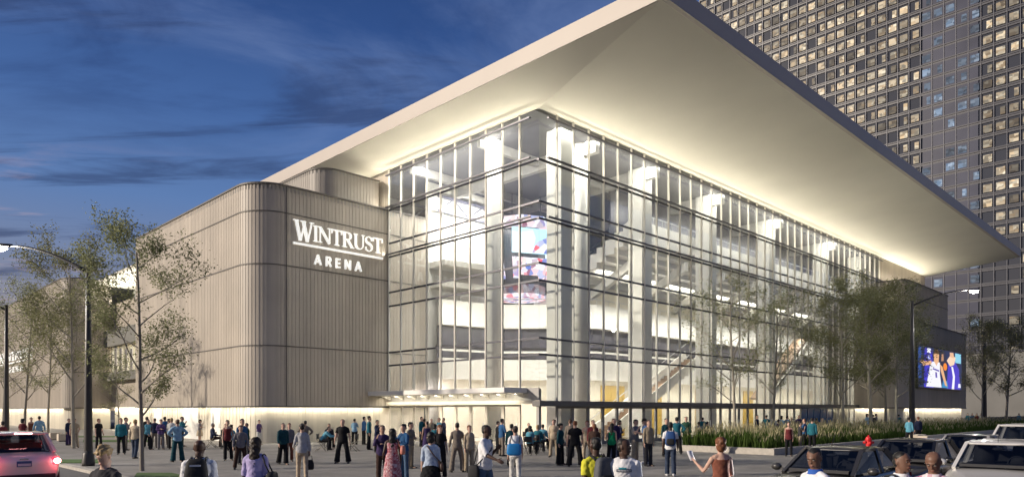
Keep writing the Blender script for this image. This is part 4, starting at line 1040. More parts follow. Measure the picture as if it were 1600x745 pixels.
    if plate:
        pb = MB().box(-h2-.034,-h2+.05,-.17,.17,belt-.32,belt-.17).build('licence_plate', mat('plate_blue',(.05,.10,.24),.4), root)
        MB().box(-h2-.038,-h2-.033,-.15,.15,belt-.30,belt-.235).build('plate_face', mat('plate_white',(.55,.58,.62),.4), pb)
    if antenna: MB().tube([(xtf+.1,0,zt+.03),(xtf-.12,0,zt+.33)], .005, 5).build('antenna', M_TRIM, root)
    if not sedan:
        MB().box(-h2+.12,-h2+.42,-wt_*.95,wt_*.95,zt+.0,zt+.035).build('roof_spoiler', paint, root, .012)
        if brake: MB().box(-h2+.105,-h2+.122,-.2,.2,zt+.004,zt+.03).build('brake_strip', M_TAILHOT, root)
        for s in (-1,1): MB().tube([(-h2-.06,s*.5,.28),(-h2+.1,s*.5,.28)],.045,10).build('exhaust', M_CHROME, root)
        MB().beam((-h2+.16,.0,belt+.10),(-h2+.25,.42,belt+.16),.014,.014).build('rear_wiper', M_TRIM, root)
        MB().box(-h2-.012,-h2+.05,-.10,.10,belt-.13,belt-.105).build('tailgate_handle', M_CHROME, root)
    if brake:
        for s in (-1,1):
            l = bpy.data.lights.new('brake_glow','POINT'); l.energy = 8; l.color=(1,.06,.08); l.shadow_soft_size=.1; lo = bpy.data.objects.new('brake_glow', l); COL.objects.link(lo); lo.parent=root; lo.location=(-h2-.16,s*w*.93,belt-.17)
    if lit:
        for s in (-1,1):
            l = bpy.data.lights.new('headlamp_beam','SPOT'); l.energy = 900; l.spot_size=R(70); l.spot_blend=.6; l.color=(1,.97,.92); l.shadow_soft_size=.06; lo = bpy.data.objects.new('headlamp_beam', l); COL.objects.link(lo); lo.parent=root; lo.location=(h2+.06,s*w*.72,.64); lo.rotation_euler=(R(90),0,R(-90)); lo.rotation_euler = Vector((-1,0,.12)).to_track_quat('Z','Y').to_euler()
    return root
RZ = -.11
HD = math.degrees(UA)
PAINT_W = carpaint('paint_white',(.74,.72,.68)); PAINT_K = carpaint('paint_black',(.014,.014,.015)); PAINT_G = carpaint('paint_dark_grey',(.05,.048,.045)); PAINT_S = carpaint('paint_silver',(.38,.37,.36))
GC = 'cars along the right street'
car('white hatchback seen from behind at the left edge, red brake lights glowing', PAINT_W, at(36,19.4,RZ)+V*2.0, HD+90, sedan=False, L=4.3, W=1.84, H=1.60, brake=True, name='hatchback_car')
car('dark grey sedan with headlights on, nearest the middle of the street', PAINT_G, at(1306,15.3,RZ), HD+180-2, L=4.5, H=1.42, lit=True, antenna=True, grp=GC)
car('black sedan behind the dark grey one, below the lamp post', PAINT_K, at(1424,18.2,RZ), HD+180, L=4.6, H=1.47, grp=GC)
car('dark low car with silver bonnet between the black sedan and the white pickup', PAINT_S, at(1512,23,RZ), HD+180, L=4.4, H=1.42, grp=GC, roof=PAINT_K)
car('white tall car farthest back on the right street', PAINT_W, at(1598,25.0,RZ), HD+180, sedan=False, L=4.9, W=1.9, H=1.72, grp=GC)
car('large pale silver car at the right frame edge with a wide windscreen', PAINT_W, at(1562,15.8,RZ), HD+180+4, sedan=False, L=4.5, W=1.8, H=1.52, antenna=True, grp=GC)
# ================================================================== people
def vec(*a): return Vector(a)
POSES = {}
def arm(up, fore): return (Vector(up).normalized(), Vector(fore).normalized())
HANG = lambda s, o=.12, f=.0: arm((s*o, .06, -1), (s*o*.4, -.16-f, -1))
# arms are (upper direction, forearm direction) for the person's left (+1) and right (-1); legs (thigh, shank) directions
def pose(name, lean=.03, arms=None, legs=None, yaw=0, pitch=0, seat=None):
    POSES[name] = dict(lean=lean, arms=arms or (HANG(1), HANG(-1)), legs=legs or (((.05,0,-1),(.02,.03,-1)),((-.05,0,-1),(-.02,.03,-1))), yaw=yaw, pitch=pitch, seat=seat)
pose('stand')
pose('stand_pocket', legs=(((.12,-.04,-1),(.08,.05,-1)),((-.02,.0,-1),(-.0,.03,-1))), arms=(arm((.3,.18,-1),(-.25,-.45,-.7)), HANG(-1,.14,.1)))
pose('stand_bent', yaw=-18, legs=(((.08,.05,-1),(.05,.04,-1)),((-.10,-.05,-1),(-.06,.06,-1))), arms=(arm((.16,.05,-1),(-.35,-.9,.05)), HANG(-1,.16,.0)))
pose('stand_turned', yaw=35, legs=(((.10,-.06,-1),(.06,.06,-1)),((-.04,.02,-1),(-.03,.03,-1))), arms=(HANG(1,.2,.2), HANG(-1,.14)))
pose('wide', legs=(((.20,0,-1),(.12,.03,-1)),((-.20,-.04,-1),(-.12,.05,-1))), arms=(HANG(1,.3,.1), HANG(-1,.3,.1)))
pose('hips', legs=(((.13,0,-1),(.1,.02,-1)),((-.13,0,-1),(-.1,.02,-1))), arms=(arm((.75,.25,-.8),(-.55,-.35,-.5)), arm((-.75,.25,-.8),(.55,-.35,-.5))))
pose('crossed', arms=(arm((.28,-.1,-1),(-.85,-.5,.25)), arm((-.28,-.1,-1),(.85,-.55,.1))))
pose('hand_to_face', pitch=8, arms=(arm((.25,-.25,-1),(-.7,-.6,.25)), arm((-.22,-.5,-.9),(.35,-.35,1))))
pose('phone', pitch=22, lean=.06, arms=(arm((.18,-.25,-1),(-.25,-.9,.35)), arm((-.18,-.25,-1),(.25,-.9,.3))))
pose('walk', lean=.06, legs=(((.03,-.36,-1),(.02,.10,-1)),((-.03,.24,-1),(-.02,.62,-1))), arms=(arm((.15,.36,-1),(.05,.05,-1)), arm((-.15,-.30,-1),(-.05,-.65,-1))))
pose('walk_small', lean=.04, legs=(((.03,-.20,-1),(.02,.04,-1)),((-.03,.14,-1),(-.02,.35,-1))), arms=(arm((.17,.2,-1),(.05,-.08,-1)), arm((-.17,-.15,-1),(-.05,-.35,-1))))
pose('reach', lean=.05, legs=(((.04,-.25,-1),(.02,.06,-1)),((-.05,.12,-1),(-.02,.35,-1))), arms=(arm((.2,.05,-1),(-.25,-.7,.55)), arm((-.3,-.55,-1),(-.12,-.95,-.35))))
pose('bag_arm', arms=(arm((.25,.12,-1),(.1,-.75,-.4)), HANG(-1,.2)), legs=(((.04,-.16,-1),(.02,.03,-1)),((-.05,.1,-1),(-.02,.3,-1))))
pose('show_paper', pitch=6, arms=(arm((.4,-.5,-.9),(.2,-.8,.5)), arm((-.2,-.05,-1),(.1,-.8,-.1))))
pose('sit', lean=.02, seat=.47, legs=(((.14,-1,.0),(.03,.0,-1)),((-.14,-1,.0),(-.03,.05,-1))), arms=(arm((.15,-.25,-1),(-.08,-.95,-.25)), arm((-.15,-.25,-1),(.08,-.95,-.25))))
pose('sit_lean', lean=.62, pitch=-14, seat=.47, legs=(((.16,-1,.0),(.03,.15,-1)),((-.16,-1,.0),(-.03,.15,-1))), arms=(arm((.15,-.85,-.75),(-.15,-.9,.05)), arm((-.15,-.85,-.75),(.15,-.9,.05))))
pose('look_left', yaw=70, arms=(HANG(1,.13,.1), HANG(-1,.13,.1)))
pose('look_side_down', yaw=25, pitch=18)
pose('head_down', pitch=30, lean=.05, arms=(arm((.18,-.2,-1),(-.25,-.9,.2)), arm((-.18,-.2,-1),(.25,-.9,.2))))

def skeleton(P, fem):
    k = .92 if fem else 1.0
    sw = .150 if fem else .172; hw = .088 if fem else .085
    hz = .93 if P['seat'] is None else P['seat']+.10
    hip = vec(0,0,hz); sp = vec(0,-math.sin(P['lean']),math.cos(P['lean'])); bk = vec(0,-math.cos(P['lean']),-math.sin(P['lean']))
    J = dict(hip=hip, sp=sp, fw=bk, neck=hip+sp*.525)
    for i, s in ((0,1),(1,-1)):
        sh = hip+sp*.445+vec(s*sw,0,0); ud, fd = P['arms'][i]
        el = sh+ud*.285*(.96 if fem else 1); wr = el+fd*.25*(.96 if fem else 1); J['arm',s] = (sh,el,wr,ud,fd)
        hj = hip+vec(s*hw,0,-.03); td = Vector(P['legs'][i][0]).normalized(); kd = Vector(P['legs'][i][1]).normalized()
        kn = hj+td*.42; an = kn+kd*.42; J['leg',s] = (hj,kn,an,td,kd)
    low = min(J['leg',1][2].z, J['leg',-1][2].z); dz = vec(0,0,.075-low)
    if P['seat'] is not None: dz = vec(0,0,0)
    for q in list(J):
        if q in ('sp','fw'): continue
        if isinstance(J[q], tuple): a = J[q]; J[q] = (a[0]+dz,a[1]+dz,a[2]+dz,a[3],a[4])
        else: J[q] = J[q]+dz
    J['head'] = J['neck'] + (sp*.6+vec(0,0,.4)).normalized()*.15 + vec(0,-.012,0)
    J['hm'] = Matrix.Translation(J['head']) @ Matrix.Rotation(R(P['yaw']),4,'Z') @ Matrix.Rotation(R(P['pitch']),4,'X')
    return J
def ring(c, x, y, rx, ry, n=14): return [c+x*(rx*math.cos(2*math.pi*i/n))+y*(ry*math.sin(2*math.pi*i/n)) for i in range(n)]
def limb_loft(mb, pts, rads, n=12):
    """limb through points with radius list; rounded ends"""
    P = [Vector(p) for p in pts]; d0 = (P[0]-P[1]).normalized(); d1 = (P[-1]-P[-2]).normalized()
    P = [P[0]+d0*rads[0]*.7]+P+[P[-1]+d1*rads[-1]*.7]; rr = [rads[0]*.5]+list(rads)+[rads[-1]*.5]
    mb.tube(P, rr, n)
def seglerp(a, b, c, ra, n1=3):
    """points and radii along a-b-c with a radius table over 0..2"""
    pts, rs = [], []
    for t, r in ra:
        p = a.lerp(b, t) if t <= 1 else b.lerp(c, t-1); pts.append(p); rs.append(r)
    return pts, rs
def torso(mb, J, fem, grow, t0, t1):
    tab = [(-.14,.10,.085),(-.09,.150,.112),(-.02,.172,.120),(.06,.162,.112),(.15,.146,.098),(.22,.146,.100),(.30,.160,.112),(.37,.172,.116),(.42,.168,.104),(.455,.140,.086),(.49,.098,.072),(.525,.064,.06)]
    rows = []
    for t, rx, ry in tab:
        if t < t0-1e-6 or t > t1+1e-6: continue
        if fem:
            rx *= {True:.9, False:1.02}[t > .2]*1.0 if t > .1 else 1.0
            if .12 < t < .25: rx *= .90
            if t > .25: rx *= .90
        rows.append((t, rx+grow, ry+grow))
    rows = [rows[0]] + rows + [rows[-1]]
    rr = []
    for i, (t, rx, ry) in enumerate(rows):
        k = .55 if i in (0, len(rows)-1) else 1; e = -.03 if i == 0 else (.02 if i == len(rows)-1 else 0)
        sh = -.012 if (fem and .28 < t < .40) else 0
        rr.append(ring(J['hip']+J['sp']*(t+e)+J['fw']*(-sh), vec(1,0,0), J['fw'], rx*k, ry*k, 18))
    mb.loft(rr)
HEADP = [(-.112,.022,-.072,-.025),(-.103,.040,-.085,-.006),(-.082,.055,-.090,.020),(-.055,.066,-.092,.052),(-.02,.073,-.0915,.076),(.015,.077,-.092,.090),(.045,.079,-.091,.098),(.075,.073,-.080,.090),(.098,.053,-.056,.066),(.110,.022,-.024,.028)]
def head(mb, J, fine):
    M = J['hm']; rr = []
    for z, rx, yf, yb in HEADP:
        cy = (yf+yb)/2; ry = (yb-yf)/2; rr.append([M @ vec(rx*math.cos(2*math.pi*i/16), cy+ry*math.sin(2*math.pi*i/16), z) for i in range(16)])
    mb.loft(rr)
    def blob(c, r): 
        t = MB().ball((0,0,0), r, 8, 6); mb.add([M @ (Vector(v)+Vector(c)) for v in t.v], t.f, 0, True)
    blob((0,-.096,-.022),(.014,.018,.012)); blob((0,-.092,-.002),(.010,.014,.022)); 
    for s in (-1,1): blob((s*.079,.006,-.008),(.010,.02,.031))
    if fine: blob((0,-.088,.030),(.045,.014,.009)); blob((0,-.092,-.062),(.024,.012,.013)); blob((0,-.078,-.104),(.022,.018,.014))
def hand(mb, J, s, fine):
    sh, el, wr, ud, fd = J['arm',s]
    fwd = vec(0,-1,0) - fd*fd.dot(vec(0,-1,0))
    if fwd.length < .25: fwd = vec(0,0,1) - fd*fd.z
    fwd.normalize(); nrm = fd.cross(fwd)*s; nrm.normalize()       # palm normal
    if nrm.x*s > 0: nrm = -nrm
    mb.loft([ring(wr+fd*t, fwd, nrm, a, b, 10) for t, a, b in ((-.02,.026,.02),(.02,.032,.017),(.06,.041,.015),(.09,.040,.013))])
    for k, (o, L) in enumerate(((.030,.068),(.010,.077),(-.010,.072),(-.029,.056))):
        b = wr+fd*.082+fwd*o; k1 = b+(fd+nrm*.25).normalized()*L*.5; k2 = k1+(fd*.85+nrm*.6).normalized()*L*.55
        mb.tube([b-fd*.02,b,k1,k2], [.0095,.0095,.009,.0075], 7)
    b = wr+fd*.025+fwd*.028; k1 = b+(fd*.6+fwd*.75+nrm*.25).normalized()*.04; k2 = k1+(fd*.9+fwd*.25+nrm*.3).normalized()*.034
    mb.tube([b-fwd*.012,b,k1,k2], [.012,.012,.011,.009], 7)
SLEEVE = {'long':1.93, 'elbow':1.05, 'short':.68, 'none':0.0, 'half':1.35}
def finish(mb, name, voxel, smooth=2, jitter=0.0):
    """one continuous skin over the lofts"""
    me = mb.mesh(name+'_raw', []); me.materials.clear()
    o = bpy.data.objects.new('raw', me); TMP.collection.objects.link(o)
    r = o.modifiers.new('r','REMESH'); r.mode='VOXEL'; r.voxel_size = voxel; r.use_smooth_shade = True
    s = o.modifiers.new('s','SMOOTH'); s.factor=.5; s.iterations=smooth
    TMP.view_layers[0].update(); dg = TMP.view_layers[0].depsgraph
    m = bpy.data.meshes.new_from_object(o.evaluated_get(dg)); m.name = name
    bpy.data.objects.remove(o); bpy.data.meshes.remove(me)
    if jitter:
        nv = len(m.vertices); co = np.empty(nv*3); m.vertices.foreach_get('co', co); co = co.reshape(-1,3)
        no = np.empty(nv*3); m.vertex_normals.foreach_get('vector', no); no = no.reshape(-1,3)
        k = sum(np.sin(co @ np.array(w)) for w in ((61,23,-37),(-29,71,43),(47,-53,59),(101,33,-87)))/2.2
        m.vertices.foreach_set('co', (co+no*(k*jitter)[:,None]).ravel()); m.update()
    m.materials.append(M_WHITE)
    m.polygons.foreach_set('use_smooth', [True]*len(m.polygons)); return m
_pm = {}
TMP = bpy.data.scenes.new('workbench')      # scratch scene in which the skins are grown, removed at the end
def body_mesh(pn, fem, fine):
    key = ('body',pn,fem,fine)
    if key in _pm: return _pm[key]
    J = skeleton(POSES[pn], fem); mb = MB(); torso(mb, J, fem, 0, -.14, .525)
    for s in (1,-1): mb.tube([J['hip']+J['sp']*.475+vec(s*.045,.0,0), J['hip']+J['sp']*.46+vec(s*.11,.005,0), J['arm',s][0]+J['arm',s][3]*.03], [.055,.052,.050 if not fem else .043], 10)
    n = J['neck']; limb = [n-J['sp']*.05, n+J['sp']*.02, J['hm'] @ vec(0,.02,-.06)]; nr = .052 if fem else .06
    mb.tube(limb, [nr*1.2,nr,nr*.95], 12); head(mb, J, fine)
    for s in (1,-1):
        sh, el, wr, ud, fd = J['arm',s]; k = .86 if fem else 1
        p, r = seglerp(sh, el, wr, [(0,.055*k),(.15,.053*k),(.5,.046*k),(.9,.038*k),(1,.038*k),(1.2,.041*k),(1.5,.036*k),(1.95,.026*k)]); limb_loft(mb, p, r); hand(mb, J, s, fine)
        hj, kn, an, td, kd = J['leg',s]
        p, r = seglerp(hj, kn, an, [(0,.082),(.3,.080),(.6,.068),(.95,.053),(1.0,.052),(1.25,.056),(1.5,.048),(1.9,.036),(2,.035)]); limb_loft(mb, p, r)
        f = vec(0,-1,0); mb.loft([ring(an+f*t+vec(0,0,z), vec(1,0,0), vec(0,0,1), a, b, 8) for t,z,a,b in ((-.05,-.03,.03,.03),(0,-.03,.035,.038),(.09,-.045,.042,.026),(.17,-.052,.042,.02),(.2,-.055,.03,.014))])
    _pm[key] = finish(mb, 'body', .0085 if fine else .0125, 3); return _pm[key]
def shirt_mesh(pn, fem, sleeve, fine, loose=.0):
    key = ('shirt',pn,fem,sleeve,fine,loose)
    if key in _pm: return _pm[key]
    J = skeleton(POSES[pn], fem); mb = MB(); g = .016+loose
    torso(mb, J, fem, g, -.09 if POSES[pn]['seat'] is None else -.02, .50 if sleeve != 'none' else .43)
    end = SLEEVE[sleeve]
    for s in (1,-1):
        sh, el, wr, ud, fd = J['arm',s]; k = .86 if fem else 1
        if not end: 
            mb.tube([J['hip']+J['sp']*.40+vec(s*.09,-.07,0), J['hip']+J['sp']*.485+vec(s*.105,0,0), J['hip']+J['sp']*.40+vec(s*.09,.07,0)], .02, 6); continue
        tab = [(0,.054),(.15,.056),(.4,.054),(.68,.052),(1.0,.047),(1.05,.048),(1.25,.05),(1.35,.049),(1.6,.043),(1.93,.037)]
        tab = [(t, r*k+.004+loose*.8) for t, r in tab if t <= end+1e-6]
        p, r = seglerp(sh, el, wr, tab); mb.tube(p, r, 12)
        a_, b_, c_ = J['hip']+J['sp']*.472+vec(s*.04,.0,0), J['hip']+J['sp']*.458+vec(s*.11,.005,0), sh+ud*.035; mb.tube([a_,b_,c_], [.068,.064,r[0]*1.02], 12)
        t_ = MB().ball(tuple(sh+ud*.02), r[0]*1.04, 12, 8); mb.add(t_.v, t_.f, 0, True)
    if sleeve not in ('none',): mb.tube([J['neck']-J['sp']*.045, J['neck']-J['sp']*.012], [.088,.072], 14)
    _pm[key] = finish(mb, 'shirt', .0105 if fine else .0135, 2, .0025); return _pm[key]
def lower_mesh(pn, fem, kind, fine):
    key = ('lower',pn,fem,kind,fine)
    if key in _pm: return _pm[key]
    J = skeleton(POSES[pn], fem); mb = MB()
    if kind in ('skirt','dress','longdress'):
        end = {'skirt':.62,'dress':.72,'longdress':1.0}[kind]; top = .10 if kind == 'skirt' else .43
        if top > .2: torso(mb, J, fem, .017, -.02, .43)
        rr = []
        for t in (0,.15,.4,.7,1.0):
            c_ = J['hip']+J['sp']*.08*(1-t)+vec(0,0,-end*t*.62-.02*t); rr.append(ring(c_, vec(1,0,0), vec(0,1,0), .165+.055*min(1,t*2)+.03*t, .125+.06*min(1,t*2)+.03*t, 20))
        mb.loft(rr)
        if kind != 'skirt':
            for s in (1,-1): mb.tube([J['hip']+J['sp']*.40+vec(s*.09,-.07,0), J['hip']+J['sp']*.485+vec(s*.105,0,0), J['hip']+J['sp']*.40+vec(s*.09,.07,0)], .02, 6)
    else:
        torso(mb, J, fem, .011, -.14, .08)
        flare = {'slim':0,'straight':.012,'wide':.035}[kind]
        for s in (1,-1):
            hj, kn, an, td, kd = J['leg',s]
            p, r = seglerp(hj, kn, an, [(0,.098),(.3,.093),(.6,.081+flare*.3),(1.0,.068+flare*.5),(1.3,.068+flare*.7),(1.6,.062+flare),(1.9,.060+flare*1.3),(2.03,.060+flare*1.5)])
            mb.tube([hj+vec(0,0,.04)]+p, [.09]+r, 14)
    _pm[key] = finish(mb, {'skirt':'skirt','dress':'dress','longdress':'dress'}.get(kind,'trousers'), .0115 if fine else .0140, 2, .003); return _pm[key]
def shoe_mesh(pn, fem, s):
    key = ('shoe',pn,fem,s)
    if key in _pm: return _pm[key]
    J = skeleton(POSES[pn], fem); an = J['leg',s][2]; f = vec(.12*s,-1,0).normalized(); x = vec(1,.12*s,0).normalized(); mb = MB()
    mb.loft([[an+f*t+x*(a*math.cos(R(36*i)))+vec(0,0,-.075+max(0,h*(.5+.62*math.sin(R(36*i))))) for i in range(10)] for t,a,h in ((-.075,.022,.05),(-.06,.036,.085),(0,.041,.105),(.08,.045,.075),(.15,.047,.055),(.195,.036,.042),(.215,.015,.028))])
    m = mb.mesh('shoe', [M_WHITE]); _pm[key] = m; return m
def hair_mesh(pn, fem, style):
    key = ('hair',pn,fem,style)
    if key in _pm: return _pm[key]
    J = skeleton(POSES[pn], fem); M = J['hm']; mb = MB()
    def blob(c, r, n=12, m=9):
        t = MB().ball((0,0,0), r, n, m); mb.add([M @ (Vector(v)+Vector(c)) for v in t.v], t.f, 0, True)
    def hang(c, r):        # hair that falls straight down in the world below the head
        t = MB().ball((0,0,0), r, 12, 9); w = M @ Vector((c[0],c[1],0)); mb.add([Vector((w.x,w.y,J['head'].z+c[2]))+Vector(v) for v in t.v], t.f, 0, True)
    if style == 'crop': blob((0,.016,.048),(.0805,.097,.077)); blob((0,.045,-.002),(.076,.062,.07))
    elif style == 'short': blob((0,.018,.052),(.084,.102,.084)); blob((0,.05,.0),(.082,.064,.075))
    elif style == 'curly':
        rnd = random.Random(3); blob((0,.014,.052),(.09,.108,.088))
        for i in range(40):
            a = rnd.uniform(0,6.28); e = rnd.uniform(-.35,1.4); x, y, z = .088*math.cos(e)*math.cos(a), .018+.102*math.cos(e)*math.sin(a), .05+.095*math.sin(e)
            if y < -.03 and z < .06: continue
            blob((x,y,z),(.022,.022,.020),6,5)
    elif style == 'bob': blob((0,.012,.048),(.091,.108,.088)); blob((0,.042,-.045),(.094,.072,.09))
    elif style == 'long': blob((0,.012,.048),(.091,.108,.088)); hang((0,.050,-.05),(.096,.070,.13)); hang((0,.088,-.20),(.092,.055,.17)); hang((0,.098,-.32),(.07,.045,.12))
    elif style == 'bun': blob((0,.010,.046),(.086,.104,.084)); blob((0,.108,.045),(.045,.045,.045)); blob((0,.05,-.02),(.07,.05,.06))
    elif style == 'pony': blob((0,.010,.046),(.086,.104,.084)); blob((0,.05,-.01),(.074,.056,.06)); blob((0,.108,.03),(.032,.035,.035)); hang((0,.128,-.09),(.032,.028,.12))
    elif style == 'cap': blob((0,.010,.052),(.088,.106,.080)); mb.loft([[M @ vec(x*(1-.25*t), -.06-.11*t, .055+dz-.015*t-.04*(x/.075)**2*.3) for x,dz in ((-.072,0),(-.03,.006),(.03,.006),(.072,0),(.03,-.004),(-.03,-.004))] for t in (0,.6,1)])
    m = finish(mb, 'hair', .0105, 1, .006 if style in ('curly','long','bob','pony') else .003); _pm[key] = m; return m
def face_meshes(pn, fem):
    key = ('face',pn,fem)
    if key in _pm: return _pm[key]
    J = skeleton(POSES[pn], fem); M = J['hm']; out_ = []
    def put(c, r, name, mi=0):
        t = MB().ball((0,0,0), r, 10, 7); m = MB(); m.add([M @ (Vector(v)+Vector(c)) for v in t.v], t.f, 0, True); out_.append((name, m.mesh(name, [M_WHITE])))
    for s in (-1,1):
        put((s*.032,-.0885,.004),(.0125,.005,.0052),'eye'); put((s*.032,-.0922,.004),(.0062,.0025,.0050),'pupil'); put((s*.032,-.094,.024),(.018,.005,.0042),'eyebrow')
    put((0,-.0985,-.062),(.023,.007,.0075),'lips')
    _pm[key] = out_; return out_
SK = {'L':(.52,.33,.25),'T':(.40,.25,.18),'B':(.17,.09,.06),'D':(.075,.04,.028)}
HC = {'black':(.012,.011,.010),'dark':(.03,.02,.014),'brown':(.09,.05,.028),'auburn':(.16,.06,.025),'blond':(.36,.25,.12),'grey':(.2,.2,.2)}
CL = {'black':(.013,.013,.015),'charcoal':(.04,.04,.045),'navy':(.022,.03,.065),'teal':(.02,.13,.17),'dteal':(.012,.06,.075),'blue':(.03,.10,.23),'lblue':(.26,.44,.58),'paleblue':(.42,.50,.62),'cyan':(.10,.30,.40),
      'white':(.75,.75,.76),'offwhite':(.58,.57,.54),'lgrey':(.42,.42,.43),'grey':(.19,.18,.19),'taupe':(.20,.17,.14),'beige':(.44,.36,.26),'khaki':(.33,.27,.19),'brown':(.09,.05,.035),'dbrown':(.05,.028,.022),
      'maroon':(.13,.025,.03),'purple':(.10,.06,.17),'dpurple':(.045,.03,.09),'lavender':(.46,.40,.66),'green':(.01,.26,.10),'dgreen':(.02,.06,.04),'yellow':(.62,.60,.05),'denim':(.07,.12,.20),'ddenim':(.035,.05,.085),'rust':(.20,.07,.045),'skyblue':(.22,.42,.72)}
def cloth(c_): return mat('cloth_'+c_, CL[c_], .85, var=.16, scale=13, bump=.8, spec=.2)
def skinm(c_): return mat('skin_'+c_, SK[c_], .5, var=.06, scale=12, spec=.4)
def hairm(c_): return mat('hair_'+c_, HC[c_], .55, var=.35, scale=40, stretch=(1,1,.25), spec=.4)
def special(name):
    """patterned cloths"""
    if name in _m: return _m[name]
    m = bpy.data.materials.new(name); m.use_nodes = True; t = m.node_tree; p = t.nodes['Principled BSDF']; p.inputs['Roughness'].default_value=.85; tc = N(t,'ShaderNodeTexCoord')
    if name == 'cloth_flower':
        vo = N(t,'ShaderNodeTexNoise'); vo.inputs['Scale'].default_value=14; vo.inputs['Detail'].default_value=3; vo.inputs['Distortion'].default_value=1.5; t.links.new(tc.outputs['Object'], vo.inputs[0]); rp = N(t,'ShaderNodeValToRGB'); t.links.new(vo.outputs[0], rp.inputs[0])
        for e,(a,c_) in zip((rp.color_ramp.elements[0],rp.color_ramp.elements[1],rp.color_ramp.elements.new(.5)), ((.36,(.30,.03,.06)),(.66,(.62,.52,.52)),(.5,(.45,.22,.24)))): e.position=a; e.color=c_+(1,)
        t.links.new(rp.outputs[0], p.inputs['Base Color'])
    else:
        sx = N(t,'ShaderNodeSeparateXYZ'); t.links.new(tc.outputs['Object'], sx.inputs[0]); last = None
        for ax, f in (('X',9),('Z',9)):
            mu = N(t,'ShaderNodeMath',operation='MULTIPLY'); t.links.new(sx.outputs[ax], mu.inputs[0]); mu.inputs[1].default_value=f
            fr = N(t,'ShaderNodeMath',operation='FRACT'); t.links.new(mu.outputs[0], fr.inputs[0]); gt = N(t,'ShaderNodeMath',operation='GREATER_THAN'); t.links.new(fr.outputs[0], gt.inputs[0]); gt.inputs[1].default_value=.55
            if last is None: last = gt.outputs[0]
            else: ad = N(t,'ShaderNodeMath',operation='ADD'); t.links.new(last, ad.inputs[0]); t.links.new(gt.outputs[0], ad.inputs[1]); last = ad.outputs[0]
        dv = N(t,'ShaderNodeMath',operation='MULTIPLY'); t.links.new(last, dv.inputs[0]); dv.inputs[1].default_value=.5
        rp = N(t,'ShaderNodeValToRGB'); t.links.new(dv.outputs[0], rp.inputs[0]); rp.color_ramp.elements[0].color=(.72,.66,.68,1); rp.color_ramp.elements[1].color=(.34,.03,.12,1)
        t.links.new(rp.outputs[0], p.inputs['Base Color'])
    _m[name] = m; return m
M_SHOE = {'black':mat('shoe_black',(.012,.012,.012),.45), 'white':mat('shoe_white',(.6,.6,.6),.6), 'brown':mat('shoe_brown',(.06,.03,.018),.5)}
def put_mesh(name, me, m, parent):
    o = bpy.data.objects.new(name, me); COL.objects.link(o); o.parent = parent
    o.material_slots[0].link = 'OBJECT'; o.material_slots[0].material = m; return o
PEOPLE = {}
HAIRH = {'crop':.016,'short':.026,'curly':.04,'bob':.026,'long':.026,'bun':.02,'pony':.02,'cap':.022,None:-.004}
_prnd = random.Random(77)
def person(px, hy, feet, facing, pn, sex, shirt, sleeve, lower, lcol, skin, hair, hcol, label, d=None, fine=False, shoes='black', h=None, group=None, z=0.0, key=None, loose=0.0):
    fem = sex == 'f'
    if not fine:
        facing += _prnd.uniform(-14,14)
        if pn == 'stand': pn = _prnd.choice(('stand','stand_pocket','stand_bent','stand'))
    if feet: d = F_PX*(EYE-z)/(feet-HORIZON)
    seat = POSES[pn]['seat'] is not None
    if not d: hh = h or (1.66 if fem else 1.76); d = F_PX*(EYE-hh)/(hy-HORIZON) if hy > HORIZON+5 else 48
    J = skeleton(POSES[pn], fem); top = J['head'].z+.117+HAIRH[hair]
    if POSES[pn]['pitch'] > 15: top -= .01
    hd = EYE-z-(hy-HORIZON)*d/F_PX
    s = 1.0 if seat else max(.86, min(1.10, hd/top))
    if h: s = h/top
    ray = -math.degrees(math.atan2(px-800, F_PX))          # facing is given as seen from the camera
    root = empty('person', at(px, d, z), R(facing+ray), label, 'person', group); wd = _prnd.uniform(.95,1.08) if not fine else 1.0; root.scale = (s*wd,s*wd,s)
    put_mesh('body', body_mesh(pn, fem, fine), skinm(skin), root)
    dress = lower in ('dress','longdress')
    if shirt and not dress: put_mesh('shirt', shirt_mesh(pn, fem, sleeve, fine, loose), special(shirt) if shirt.startswith('cloth_') else cloth(shirt), root)
    lm_ = lower_mesh(pn, fem, lower, fine)
    put_mesh({'skirt':'skirt','dress':'dress','longdress':'dress'}.get(lower,'trousers'), lm_, special(lcol) if lcol.startswith('cloth_') else cloth(lcol), root)
    for sd_ in (1,-1): put_mesh('shoe', shoe_mesh(pn, fem, sd_), M_SHOE[shoes], root)
    if hair: put_mesh('hair' if hair != 'cap' else 'cap', hair_mesh(pn, fem, hair), hairm(hcol), root)
    if fine:
        cols = {'eye':mat('eye_white',(.34,.31,.28),.4), 'pupil':mat('pupil',(.012,.008,.006),.2), 'eyebrow':hairm('black' if skin in 'DB' else hcol), 'lips':mat('lips_'+skin, tuple(c_*f for c_,f in zip(SK[skin],(1.05,.62,.62))),.45)}
        for nm, me in face_meshes(pn, fem): put_mesh(nm, me, cols[nm], root)
    root['_pose'] = pn
    if key: PEOPLE[key] = (root, J, s)
    return root
def local(key, v): r, J, s = PEOPLE[key]; return Matrix.Translation(r.location) @ Matrix.Rotation(r.rotation_euler.z,4,'Z') @ Matrix.Scale(s,4) @ Vector(v)
def worn(name, key, label, cat):
    r, J, s = PEOPLE[key]; o = empty(name, r.location, r.rotation_euler.z, label, cat); o.scale = (s,s,s); return o, J
F, B, RT, LF = 0, 180, 90, -90          # facing: camera, away, right, left
